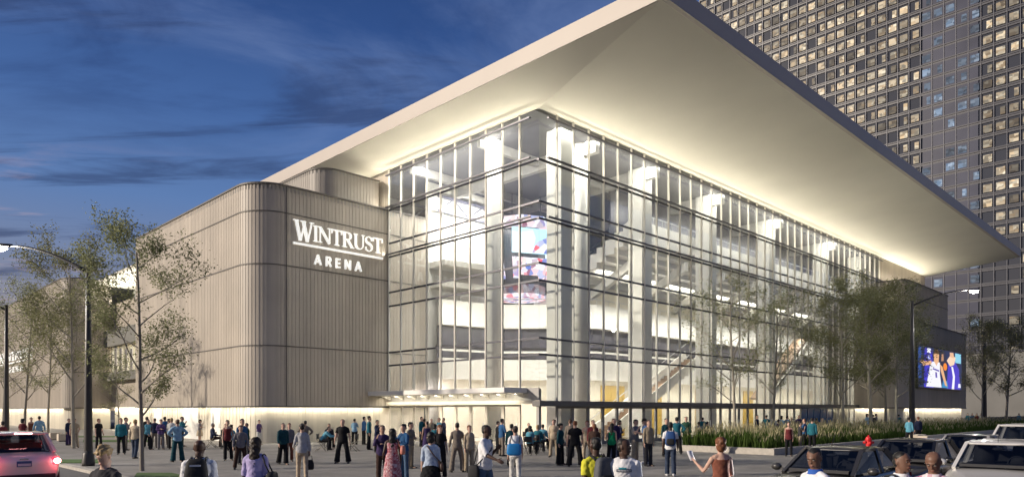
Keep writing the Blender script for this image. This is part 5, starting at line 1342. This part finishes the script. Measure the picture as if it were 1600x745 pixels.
# ---- far left street
person(5,657,None,200,'stand','f','maroon','long','straight','black','T','short','black','person in dark red top, farthest left of all, half hidden by lamp pole',h=1.6)
person(35,653,None,150,'crossed','f','maroon','short','straight','black','L','bob','black','dark-haired woman in maroon top, left one of the two behind the white car roof',h=1.66)
person(48.5,651,None,30,'stand','f','rust','none','straight','dbrown','L','short','black','woman in rust sleeveless top between the maroon woman and the pale blue shirt',h=1.68)
person(61.5,649,None,B,'wide','m','lblue','long','straight','navy','L','crop','black','man in pale blue shirt seen from behind, above the white car roof',h=1.76)
person(107,653,695,40,'stand','m','navy','long','straight','dpurple','L','crop','black','man in navy top and purple trousers beside a man in beige, left of lamp')
person(116.5,653,699,F,'stand','m','beige','short','straight','beige','L','short','brown','man all in beige standing just left of the tall lamp pole')
person(154,653,701,30,'stand_turned','m','black','short','straight','black','L','crop','auburn','red-haired man in black T-shirt and black trousers right of the left lamp',)
person(189,652,709,F,'stand_turned','m','teal','long','straight','black','L','short','brown','man in open teal jacket and dark trousers left of the tall tree trunk')
person(196,651,703,70,'hand_to_face','m','grey','long','straight','taupe','L','crop','black','grey-clad man behind the teal jacket man, hand raised to face')
person(211,654,716,160,'walk_small','m','beige','long','straight','ddenim','L','short','blond','blond man in beige jumper and jeans, directly left of the tall tree trunk')
person(230.5,654,702,60,'walk','m','cyan','long','wide','black','L','crop','black','striding man in teal shirt and black trousers right of the tree trunk')
person(229.5,650,698,B,'stand','m','black','long','straight','black','T','crop','black','man in black behind the striding teal man, only his head clear')
person(241.5,652.5,699,B,'stand_turned','m','navy','short','straight','taupe','L','crop','black','man in navy shirt and taupe trousers in the left crowd')
person(251.5,654,701,F,'crossed','f','purple','long','straight','grey','L','short','black','woman in purple blouse and grey trousers between navy and blue shirts')
person(257.5,650,696,B,'stand','m','blue','long','straight','brown','T','crop','black','man in blue shirt and brown trousers in the left crowd')
person(263.5,653,699,100,'stand','m','charcoal','long','straight','black','T','crop','black','dark-dressed man half behind the man in cream jumper, left crowd')
person(268,652,701,150,'stand','m','offwhite','long','straight','black','L','short','blond','fair man in cream jumper and dark trousers, left crowd')
person(284,650,697,70,'hand_to_face','m','teal','long','straight','charcoal','L','crop','black','man in teal shirt behind the man with hands on hips')
person(277.5,654,721,B,'hips','m','lblue','long','wide','dteal','L','short','brown','man in light blue shirt and dark teal trousers, back turned, hands on hips')
person(312,657,692,70,'hand_to_face','f','grey','short','skirt','beige','L','bob','black','dark-haired woman in grey top and pale skirt before the white service door')
# ---- seated group by the base wall
chair(330,39.5,-80,'folding chair carrying the lone man in navy by the base wall')
person(332,666,None,80,'sit','m','navy','long','straight','dbrown','T','crop','grey','grey-haired man in navy sitting sideways on a chair by the base wall',d=39.5)
person(355.5,655,None,F,'stand','f','maroon','none','straight','black','L','short','black','woman in dark red strapless top standing behind the seated pair',h=1.7)
chair(352.5,38.5,20,'folding chair under the black-clad sitter by the base wall'); chair(361,35.5,-12,'folding chair under the sitter in bright blue, back to the camera')
person(352.5,667,None,20,'sit','m','black','long','straight','black','L','crop','brown','black-clad man sitting and facing the camera by the base wall',d=38.5)
person(361,668,None,170,'sit','f','cyan','short','straight','black','L','bob','dark','person in bright blue top sitting with back to the camera',d=35.5)
person(378,653,None,20,'stand','m','blue','long','straight','charcoal','L','crop','black','man in blue shirt behind the grey jumper, near the seated pair',h=1.78)
person(386,664,711,-70,'hand_to_face','m','dgreen','long','straight','charcoal','T','crop','black','man in dark green jacket just right of the grey jumper')
person(376,663,732,F,'wide','m','grey','long','straight','dbrown','L','short','auburn','red-haired man in grey jumper and brown trousers facing the camera')
person(404.5,655,694,60,'crossed','m','purple','long','straight','offwhite','L','crop','black','man in purple shirt and pale trousers against the lit base wall')
person(442,660,725,20,'walk_small','m','dteal','long','wide','black','L','crop','brown','man in dark teal cardigan and black trousers left of the grey blazer woman')
person(452,660,720,F,'stand','m','grey','long','straight','rust','L','short','auburn','auburn man in grey jumper and rust trousers behind the teal cardigan')
person(477,656,712,B,'hips','m','taupe','long','straight','charcoal','T','crop','black','man in taupe jumper behind the grey blazer woman, back turned')
person(472,660,751,B,'bag_arm','f','lgrey','long','slim','beige','L','bun','black','woman in pale grey blazer and beige trousers walking away',fine=True,key='blazer')
chair(503,36.5,90,'folding chair under the man leaning over the table')
person(503,671,None,80,'sit_lean','m','cyan','long','straight','black','L','crop','black','man in bright blue shirt leaning over the dark table',d=36.5)
chair(514,38.5,20,'folding chair behind the table under the man in charcoal'); 
person(514,669,None,5,'sit','m','charcoal','long','straight','black','T','crop','black','man in charcoal sitting behind the dark table, facing the camera',d=38.5)
table(530,36.9,0,1.15,'dark rectangular folding table on the plaza before the base wall')
chair(551,36.2,-100,'empty folding chair to the right of the dark table')
person(535.5,654,723,F,'wide','m','black','short','wide','black','L','crop','auburn','sandy-haired man in black T-shirt standing before the dark table, facing the camera')
person(554,653,694,B,'hand_to_face','f','lblue','long','straight','black','L','crop','black','woman in pale blue top and black trousers near the left end of the doors')
person(568.5,650,694,100,'stand','m','blue','long','straight','black','L','crop','black','man in blue shirt and black trousers beside a teal shirt, left of the doors')
person(576.5,649,702,80,'stand','m','teal','long','wide','black','L','short','black','man in teal shirt and wide black trousers, left of the doors')
person(589,665,706,60,'hand_to_face','m','navy','long','straight','black','T','crop','black','shorter man in navy just left of the purple jumper man',h=1.62)
person(597.5,663,756,F,'hand_to_face','m','dpurple','long','straight','dbrown','T','crop','black','man in purple jumper and brown trousers, hand at his chin',fine=True)
person(613,668,None,B,'bag_arm','f',None,'none','longdress','cloth_flower','D','long','black','woman in red and white patterned dress with long black hair',d=17.6,z=0,fine=True,key='dress')
person(631.5,661,748,-60,'hand_to_face','m','blue','long','straight','denim','L','short','black','man in bright blue jacket and jeans, hand to mouth, beside the patterned dress')
person(641,658,731,70,'crossed','m','taupe','long','straight','khaki','L','short','black','man in taupe hoodie and khaki trousers behind the blue jacket')
person(658.5,650,697,70,'stand','m','teal','long','straight','charcoal','L','crop','black','man in teal at the lit side doors, leftmost of the five heads there')
person(663,653,697,B,'stand','f','dgreen','long','straight','black','T','crop','black','person in dark green beside the teal man at the lit side doors')
person(674,653,697,F,'stand','m','khaki','long','straight','charcoal','L','crop','dark','man in khaki in the middle of the group at the lit side doors')
person(686.5,652,697,-40,'stand','f','cyan','long','straight','black','L','crop','black','person in light teal at the doors, left of the man in navy')
person(693.5,652,697,-60,'stand','m','navy','long','straight','navy','L','crop','black','man in navy at the doors, rightmost of the five heads there')
person(667,657,710,B,'stand_turned','m','dpurple','long','longdress','dpurple','T','crop','black','person in long purple coat seen from behind, before the side doors')
person(679,661,720,150,'crossed','f','teal','long','straight','black','T','bob','black','dark-haired woman in teal between purple coat and black dress')
person(687.5,662,747,F,'stand_turned','f','black','short','straight','black','L','pony','auburn','auburn-haired woman in black top and trousers facing the camera',fine=True)
person(673,673,None,B,'stand','f','paleblue','elbow','skirt','black','L','bob','black','woman in grey-blue blouse and black skirt with a cross strap',d=14.8,fine=True,key='strap')
person(714.5,659,737,B,'wide','m','taupe','long','wide','taupe','T','crop','black','man in taupe jumper and matching trousers seen from behind before the doors')
person(733,663,737,20,'stand','f','beige','long','straight','khaki','L','short','auburn','woman in beige suit standing left of the man in white shirt')
person(757.5,662,None,65,'reach','m','white','elbow','straight','denim','D','crop','black','man in white shirt and jeans walking right with bag strap across',d=14.8,fine=True,key='shirtman',loose=.012)
person(777.5,657,708,100,'stand','m','black','long','straight','black','L','crop','black','man in black beside the blue shirt, before the white door post')
person(784,653,712,110,'crossed','m','blue','long','straight','taupe','L','crop','black','man in dark blue shirt and grey trousers before the white door post')
person(799.5,669,728,B,'stand','m','dteal','long','straight','black','T','crop','black','person in dark teal partly hidden by the woman with blue bag',h=1.6)
person(805,664,759,B,'walk_small','f','white','short','slim','offwhite','L','bun','dark','woman in white blouse and cream trousers with a large blue bag',fine=True,key='bluebag')
# ---- seated row right of the blue bag
for px, d, lab in ((828,33,'folding chair nearest the camera in the seated row'),(840,35,'second folding chair from the front in the seated row'),(848,37,'third folding chair from the front in the seated row'),(863,39,'rearmost folding chair of the seated row'),(825,40,'folding chair facing the seated row, behind it')):
    chair(px, d, 150 if px != 825 else 20, lab)
person(828,671,None,150,'sit','f','cyan','short','straight','black','T','bob','black','front sitter of the row, in bright blue with black hair',d=33)
person(840,672,None,150,'sit','m','teal','long','straight','charcoal','L','short','blond','fair-haired sitter in teal, second in the row',d=35)
person(848,673,None,150,'sit','m','cyan','long','straight','black','T','crop','black','sitter in light blue, third in the row',d=37)
person(863,666,None,140,'sit','m','dteal','long','straight','charcoal','L','short','grey','rearmost sitter of the row, grey-haired in dark teal',d=39)
person(826,665,None,20,'sit','m','black','long','straight','black','L','crop','black','man in black sitting at the back, facing the seated row',d=40)
person(865.5,654,None,F,'stand','f','beige','long','straight','khaki','L','short','brown','woman in beige standing behind the seated row',h=1.7)
person(875,660,726,60,'stand_turned','f','dteal','long','wide','black','L','bun','black','woman in dark teal jacket and black trousers turned right',)
person(891,654,714,B,'stand','m','taupe','long','straight','charcoal','L','short','brown','tall man in taupe behind the black T-shirt')
person(898.5,656,728,B,'wide','m','black','short','wide','black','L','crop','auburn','man in black T-shirt and wide black trousers, back turned, by the corner column')
person(917.5,656,None,F,'stand','f','beige','none','straight','beige','L','short','auburn','woman in pale beige sleeveless top behind the yellow T-shirt group',h=1.68)
person(926.5,655,None,20,'stand','m','maroon','long','straight','charcoal','L','crop','dark','man in maroon right of the pale beige woman',h=1.72)
person(929,661,733,B,'stand','m','dbrown','long','straight','black','B','crop','auburn','man in dark brown shirt directly behind the yellow T-shirt')
person(959.5,653,None,F,'stand','m','dpurple','long','straight','navy','L','crop','black','man in purple jacket behind the green top, before gold doors',h=1.76)
person(967,655,None,100,'crossed','f','navy','long','straight','black','L','bob','black','dark-haired woman in navy right of the purple jacket',h=1.66)
person(956,660,727,B,'stand','f','green','none','straight','black','L','long','black','woman in bright green sleeveless top with long black hair')
person(932,681,None,213,'stand','m','yellow','short','straight','denim','D','crop','black','man in bright yellow T-shirt with grey backpack, seen from behind',d=10.6,z=RZ,fine=True,key='yellow',loose=.006)
person(975,683,None,F,'look_left','m','white','short','straight','denim','D','crop','black','smiling man in white printed T-shirt looking right, large in front',d=10.4,z=RZ,fine=True,key='tshirt',loose=.012)
person(992.5,654,None,70,'hand_to_face','m','grey','short','straight','beige','L','crop','black','man in grey T-shirt and beige trousers near the stair, arm raised',h=1.74)
person(1009,653,723,-65,'phone','m','skyblue','short','straight','navy','L','cap','dark','man in sky blue T-shirt, dark trousers and cap, reading his phone',shoes='white')
person(1013,655,None,30,'stand','m','khaki','long','straight','charcoal','L','crop','brown','man in khaki just behind the capped man in sky blue',h=1.74)
person(1040.5,652.5,None,30,'stand','m','dteal','long','straight','black','L','crop','black','man in dark teal left behind the blue backpack',h=1.74)
person(1057.5,650.5,None,B,'hips','m','teal','long','straight','black','L','crop','black','man in teal shirt and black trousers right behind the blue backpack',h=1.78)
person(1072.5,650,None,F,'stand','m','dgreen','long','straight','black','L','crop','black','man in dark green between the teal shirt and the planter',h=1.76)
person(1091.5,661,None,B,'sit','m','blue','long','straight','black','T','crop','black','sitter in blue behind the left end of the planter',d=45)
chair(1091.5,45,180,'folding chair under the blue sitter behind the planter'); chair(1105,46,160,'folding chair under the green sitter behind the planter')
person(1098,651,None,B,'stand','m','teal','long','straight','charcoal','L','crop','black','man in teal standing between two sitters behind the planter',d=46)
person(1105,659,None,150,'sit','m','dgreen','long','straight','black','L','crop','black','sitter in dark green behind the planter, right of the teal man',d=46)
person(1047.5,658,743,B,'walk_small','m','white','short','straight','ddenim','D','crop','black','man in white T-shirt and dark jeans walking away with a blue backpack',fine=True,key='bluepack',shoes='white')
person(1127,681,None,205,'show_paper','f','rust','none','straight','dbrown','L','bob','auburn','woman in rust halter top with reddish hair, holding up a paper',d=12,z=RZ,fine=True,key='paper')
# ---- behind and beside the planter on the right
for px, hy, d, sh, fc, sx, lab in ((1182.5,647.5,50,'navy',80,'m','man in navy behind the planter, leftmost of the row by the glass'),(1197.5,647.5,50,'teal',170,'m','man in teal behind the planter, second of the row by the glass'),
    (1209,649.5,50,'offwhite',200,'m','person in off-white behind the planter, third of the row'),(1216,656,46,'purple',100,'f','shorter woman in purple behind the planter grass'),(1221,648.5,50,'lblue',160,'f','woman in pale blue behind the planter, right of the purple blouse'),
    (1230,649,51,'blue',150,'m','man in blue behind the planter before the blue doors'),(1237,651,52,'khaki',20,'m','man in khaki just right of the blue shirt behind the planter'),(1248,647.5,52,'dpurple',10,'m','man in dark purple before the blue doors, behind the planter'),
    (1276,652,53,'maroon',200,'f','woman in maroon before the rightmost blue door'),(1285,657,52,'beige',30,'m','fair short person in beige at the rightmost blue door'),
    (1354.5,645.5,60,'lblue',60,'f','woman in pale blue and black before the right lit base wall, left of two others'),(1364,647,62,'charcoal',200,'m','man in charcoal, middle of three before the right lit base wall'),(1368.5,645.5,63,'grey',90,'m','man in grey, right of three before the right lit base wall'),(1404,646.5,64,'teal',190,'m','lone man in teal before the right lit base wall')):
    person(px,hy,None,fc,'stand' if px < 1300 else 'stand_turned',sx,sh,'long','straight','black' if px != 1216 else 'offwhite','L','crop' if sx == 'm' else 'bob','black' if px != 1285 else 'blond',lab,d=d)
person(1420.5,651,697,150,'stand','f','cyan','long','straight','black','L','crop','black','person in light blue half hidden behind the right lamp post')
person(1435,650,692,200,'stand','m','navy','long','straight','black','L','crop','auburn','man in navy standing just right of the right lamp post')
person(1232.5,658,712,F,'stand','f','maroon','none','slim','black','L','short','brown','woman in dark red strapless top and black trousers before the planter')
person(1250,659,704,100,'hand_to_face','m','charcoal','short','straight','khaki','L','crop','black','man in grey shirt and khaki trousers talking before the planter')
person(1257.5,653,703,-100,'hand_to_face','m','blue','long','straight','black','L','crop','brown','man in blue and black facing the grey shirt before the planter')
person(1269,652,705,170,'stand','m','teal','long','straight','black','L','crop','black','man in light teal jumper, back turned, rightmost before the planter')
# far right heads by the dark wall
for px, sh, lab in ((1512,'teal','person in teal at the left end of the far low dark wall'),(1519,'blue','person in blue by the far dark wall, second from its left end'),(1526,'maroon','person in maroon by the far low dark wall'),(1533,'offwhite','person in off-white by the far low dark wall, left of the bare pole'),(1592,'cyan','person in light blue by the far dark wall near the right frame edge')):
    person(px,646,None,20,'stand','m',sh,'long','straight','black','L','crop','black',lab,d=88,h=1.7)
# ---- large figures in front
person(168,694,None,-45,'phone','m','charcoal','short','straight','ddenim','L','curly','blond','man with curly blond hair in charcoal shirt at the lower left',d=9.2,z=RZ,fine=True,key='curly')
person(311,687,None,170,'stand','m','white','long','straight','charcoal','D',None,'black','bald man in white shirt with black backpack, seen from behind',d=10.6,z=RZ,fine=True,key='bald',loose=.014)
person(399,681,None,165,'stand','f','lavender','elbow','straight','white','D','long','dark','woman in lavender jacket with long dark hair and black shoulder bag',d=12,z=RZ,fine=True,key='lavender',loose=.006)
person(1276,699,None,-52,'look_side_down','m','white','short','straight','denim','B','crop','black','man in white polo with blue collar, head bowed, by the dark grey sedan',d=8.5,z=RZ,fine=True,key='polo',loose=.012)
person(1406,703,None,50,'stand','m','paleblue','short','straight','denim','B','crop','black','man in white and blue shirt with a dark shoulder strap, looking right',d=8.3,z=RZ,fine=True,key='bluewhite',loose=.012)
person(1460,706.5,None,-12,'head_down','m','cloth_plaid','short','straight','denim','B',None,'black','bald man in pink plaid shirt looking down, lower right',d=8.1,z=RZ,fine=True,key='plaid',loose=.012)

# ---- things carried
M_BAGK = mat('bag_black', (.010,.010,.012), .75, bump=.2, scale=20); M_BAGB = mat('bag_blue', (.01,.20,.52), .55, bump=.2, scale=12); M_BAGP = mat('bag_salmon', (.60,.22,.16), .5); M_PACKB = mat('pack_blue', (.02,.07,.22), .6); M_PACKG = mat('pack_grey', (.08,.085,.095), .7, bump=.3, scale=30)
def soft(mb, c, sx, sy, sz, top=.8, n=16):
    rr = []
    for t, k in ((0,.62),(.06,.88),(.25,1.0),(.6,.98),(.9,top),(1,top*.72)):
        rr.append([Vector(c)+vec(math.copysign(abs(math.cos(a))**.55,math.cos(a))*sx*k/2, math.copysign(abs(math.sin(a))**.55,math.sin(a))*sy*k/2, (t-.5)*sz) for a in [2*math.pi*i/n for i in range(n)]])
    mb.loft(rr); return mb
def backpack(key, label, m1, m2, sz=.48):
    o, J = worn('backpack', key, label, 'backpack'); c_ = J['hip']+J['sp']*.26-J['fw']*.225
    soft(MB(), c_, .33, .17, sz, .82).build('pack_body', m1, o); soft(MB(), c_-J['fw']*.085+vec(0,0,-.10), .25, .07, sz*.42, .9).build('front_pocket', m2, o)
    for s in (1,-1):
        b = J['hip']+J['sp']*.5+vec(s*.10,0,0)
        MB().tube([c_+vec(s*.11,-.07,sz*.42), b-J['fw']*.10+vec(0,0,.0), b+vec(0,0,.035), b+J['fw']*.105+vec(s*.01,0,-.06), J['hip']+J['sp']*.32+vec(s*.135,-.135,0), J['hip']+J['sp']*.22+vec(s*.185,-.02,0), c_+vec(s*.14,-.03,-sz*.36)], .018, 8).build('strap', m2, o)
    MB().tube([c_+vec(-.03,-.03,sz*.5),c_+vec(0,-.03,sz*.5+.05),c_+vec(.03,-.03,sz*.5)], .009, 6).build('grab_handle', m2, o)
    return o, c_
o, c_ = backpack('bald','black backpack on the bald man in the white shirt',M_BAGK,M_TRIM,.52)
MB().box(c_.x-.075,c_.x+.075,c_.y+.075,c_.y+.082,c_.z+.155,c_.z+.18).build('zip_tag', mat('tag_white',(.7,.7,.7),.5), o)
backpack('yellow','grey backpack on the man in the yellow T-shirt',M_PACKG,M_BAGK,.5)
backpack('bluepack','blue and black backpack on the man in the white T-shirt',M_PACKB,M_BAGK,.46)
def shoulder_bag(key, label, m, side, dz, sx, sy, sz, cross=False, back=.05, name='shoulder_bag'):
    o, J = worn(name, key, label, 'bag'); c_ = J['hip']+vec(side*(.20+sy/2),0,dz)-J['fw']*back
    soft(MB(), c_, sy*1.0, sx, sz, .85).build('bag_body', m, o)
    sh = J['hip']+J['sp']*.475+vec((-side if cross else side)*.085,0,.025)
    if cross: pts_ = [c_+vec(0,0,sz*.42), J['hip']+J['sp']*.30-J['fw']*.145+vec(side*.06,0,0), sh-J['fw']*.095, sh, sh+J['fw']*.10, J['hip']+J['sp']*.30+J['fw']*.15+vec(side*.06,0,0), c_+vec(0,-.05,sz*.42)]
    else: pts_ = [c_+vec(0,.10,sz*.40), J['hip']+J['sp']*.34-J['fw']*.12+vec(side*.19,0,0), sh-J['fw']*.09+vec(side*.05,0,0), sh+vec(side*.05,0,.015), sh+J['fw']*.09+vec(side*.05,0,0), J['hip']+J['sp']*.34+J['fw']*.12+vec(side*.19,0,0), c_+vec(0,-.10,sz*.40)]
    MB().tube(pts_, .013, 7).build('strap', m, o); return o
shoulder_bag('lavender','big black shoulder bag on the woman in lavender',M_BAGK,-1,.02,.44,.17,.40,back=.05)
shoulder_bag('dress','salmon pink shoulder bag on the woman in the patterned dress',M_BAGP,-1,.24,.34,.14,.24,back=.03)
shoulder_bag('strap','small brown cross-body bag on the woman in grey-blue',mat('bag_brown',(.07,.035,.025),.5),-1,.02,.2,.08,.2,cross=True,back=.02)
shoulder_bag('shirtman','black messenger bag on the man in the white shirt',M_BAGK,-1,-.14,.24,.09,.28,cross=True,back=.13)
o, J = worn('shoulder_bag','bluebag','large bright blue bag on the back of the woman in cream trousers','bag'); c_ = J['hip']+vec(.03,.24,.13)
soft(MB(), c_, .42, .14, .34, .92).build('bag_body', M_BAGB, o)
for s in (1,-1): MB().tube([c_+vec(s*.13,-.02,.15), J['hip']+J['sp']*.40+vec(s*.13,.13,0), J['hip']+J['sp']*.50+vec(s*.115,.03,.03), J['hip']+J['sp']*.43+vec(s*.115,-.10,0), J['hip']+J['sp']*.25+vec(s*.15,-.12,0)], .013, 7).build('strap', M_BAGK, o)
o, J = worn('handbag','blazer','black handbag hanging from the right hand of the woman in the grey blazer','bag'); wr = J['arm',-1][2]+J['arm',-1][4]*.10
soft(MB(), wr+vec(-.0,0,-.30), .24, .11, .30, .75).build('bag_body', M_BAGK, o)
for s in (1,-1): MB().tube([wr+vec(-.07,s*.03,-.17),wr+vec(-.05,s*.02,-.03),wr+vec(.05,s*.02,-.03),wr+vec(.07,s*.03,-.17)], .009, 6).build('handle', M_BAGK, o)
def sheet(key, s, label, w, h, up=.06):
    o, J = worn('paper', key, label, 'paper'); sh, el, wr, ud, fd = J['arm',s]; c_ = wr+fd*.13; x = vec(1,.3,0).normalized(); y = (fd*.6+vec(0,0,.8)).normalized(); n = x.cross(y)
    MB().loft([[c_+x*(a*w/2)+y*t*h+n*(.02*math.sin(t*2)+e) for a,e in ((-1,0),(1,0),(1,.002),(-1,.002))] for t in (-.2,.2,.5,.8)]).build('sheet', mat('paper_white',(.78,.78,.78),.8), o)
sheet('paper',1,'folded white paper held up by the woman in the rust top',.12,.2)
# shirt print, polo collar and sleeve emblem, sunglasses, strap
def on_front(key, u, zf, depth):   # a point on the chest
    r, J, s = PEOPLE[key]; return J['hip']+J['sp']*zf+vec(u,0,0)+J['fw']*depth
r, J, s = PEOPLE['tshirt']
def chest_quads(quads, m, nm, dep):
    mb = MB()
    for qd in quads:
        mb.add([J['hip']+J['sp']*(.345+y)+vec(x,0,0)+J['fw']*(dep+.016-.32*x*x/.15) for x,y in qd], [tuple(range(len(qd)))])
    return mb.build(nm, m, r)
row = lambda y0,y1,x0,x1,n,sk=.0,gap=.0: [[(x0+(x1-x0)*i/n+gap,y0),(x0+(x1-x0)*(i+1)/n-gap,y0),(x0+(x1-x0)*(i+1)/n-gap+sk,y1),(x0+(x1-x0)*i/n+gap+sk,y1)] for i in range(n)]
chest_quads(row(-.008,.030,-.105,.105,12), mat('print_navy',(.02,.03,.06),.8), 'shirt_print', .1345)
chest_quads(row(.030,.055,-.075,.035,8), mat('print_teal',(.02,.22,.28),.8), 'shirt_print', .1335)
chest_quads(row(.002,.021,-.095,.095,9,.006,.0035), mat('print_grey',(.5,.52,.56),.8), 'shirt_print', .1385)
r, J, s = PEOPLE['polo']; MB().tube([J['neck']-J['sp']*.05+vec(0,-.0,0), J['neck']-J['sp']*.02, J['neck']+J['sp']*.022], [.104,.088,.080], 18).build('collar', mat('collar_blue',(.02,.10,.42),.8), r)
sh, el, wr, ud, fd = J['arm',1]; MB().ball(tuple(sh+ud*.11+vec(.062,.0,0)), (.012,.045,.05), 10, 7).build('sleeve_emblem', mat('emblem_purple',(.16,.10,.36),.8), r)
r, J, s = PEOPLE['bluewhite']; MB().tube([J['hip']+J['sp']*.2+vec(-.12,-.15,0), J['hip']+J['sp']*.36+vec(-.12,-.155,0), J['hip']+J['sp']*.47+vec(-.115,-.10,0), J['hip']+J['sp']*.515+vec(-.11,0,0), J['hip']+J['sp']*.44+vec(-.11,.12,0)], .022, 8).build('shoulder_strap', M_BAGK, r)
MB().tube([J['neck']-J['sp']*.05, J['neck']-J['sp']*.02, J['neck']+J['sp']*.016], [.102,.088,.080], 18).build('collar', cloth('white'), r)
r, J, s = PEOPLE['plaid']; MB().tube([J['neck']-J['sp']*.05, J['neck']-J['sp']*.02, J['neck']+J['sp']*.016], [.102,.088,.080], 18).build('collar', special('cloth_plaid'), r)
o, J = worn('sunglasses','curly','dark sunglasses hanging on the charcoal shirt of the curly-haired man','sunglasses')
for k in (0,1): MB().ball(tuple(J['hip']+J['sp']*(.40-.055*k)+J['fw']*.150+vec(0,0,0)), (.024,.008,.024), 10, 7).build('lens', mat('lens_dark',(.08,.01,.02),.1), o)
MB().beam(J['hip']+J['sp']*.43+J['fw']*.147, J['hip']+J['sp']*.32+J['fw']*.152, .006,.006).build('frame', M_TRIM, o)

bpy.data.scenes.remove(TMP)
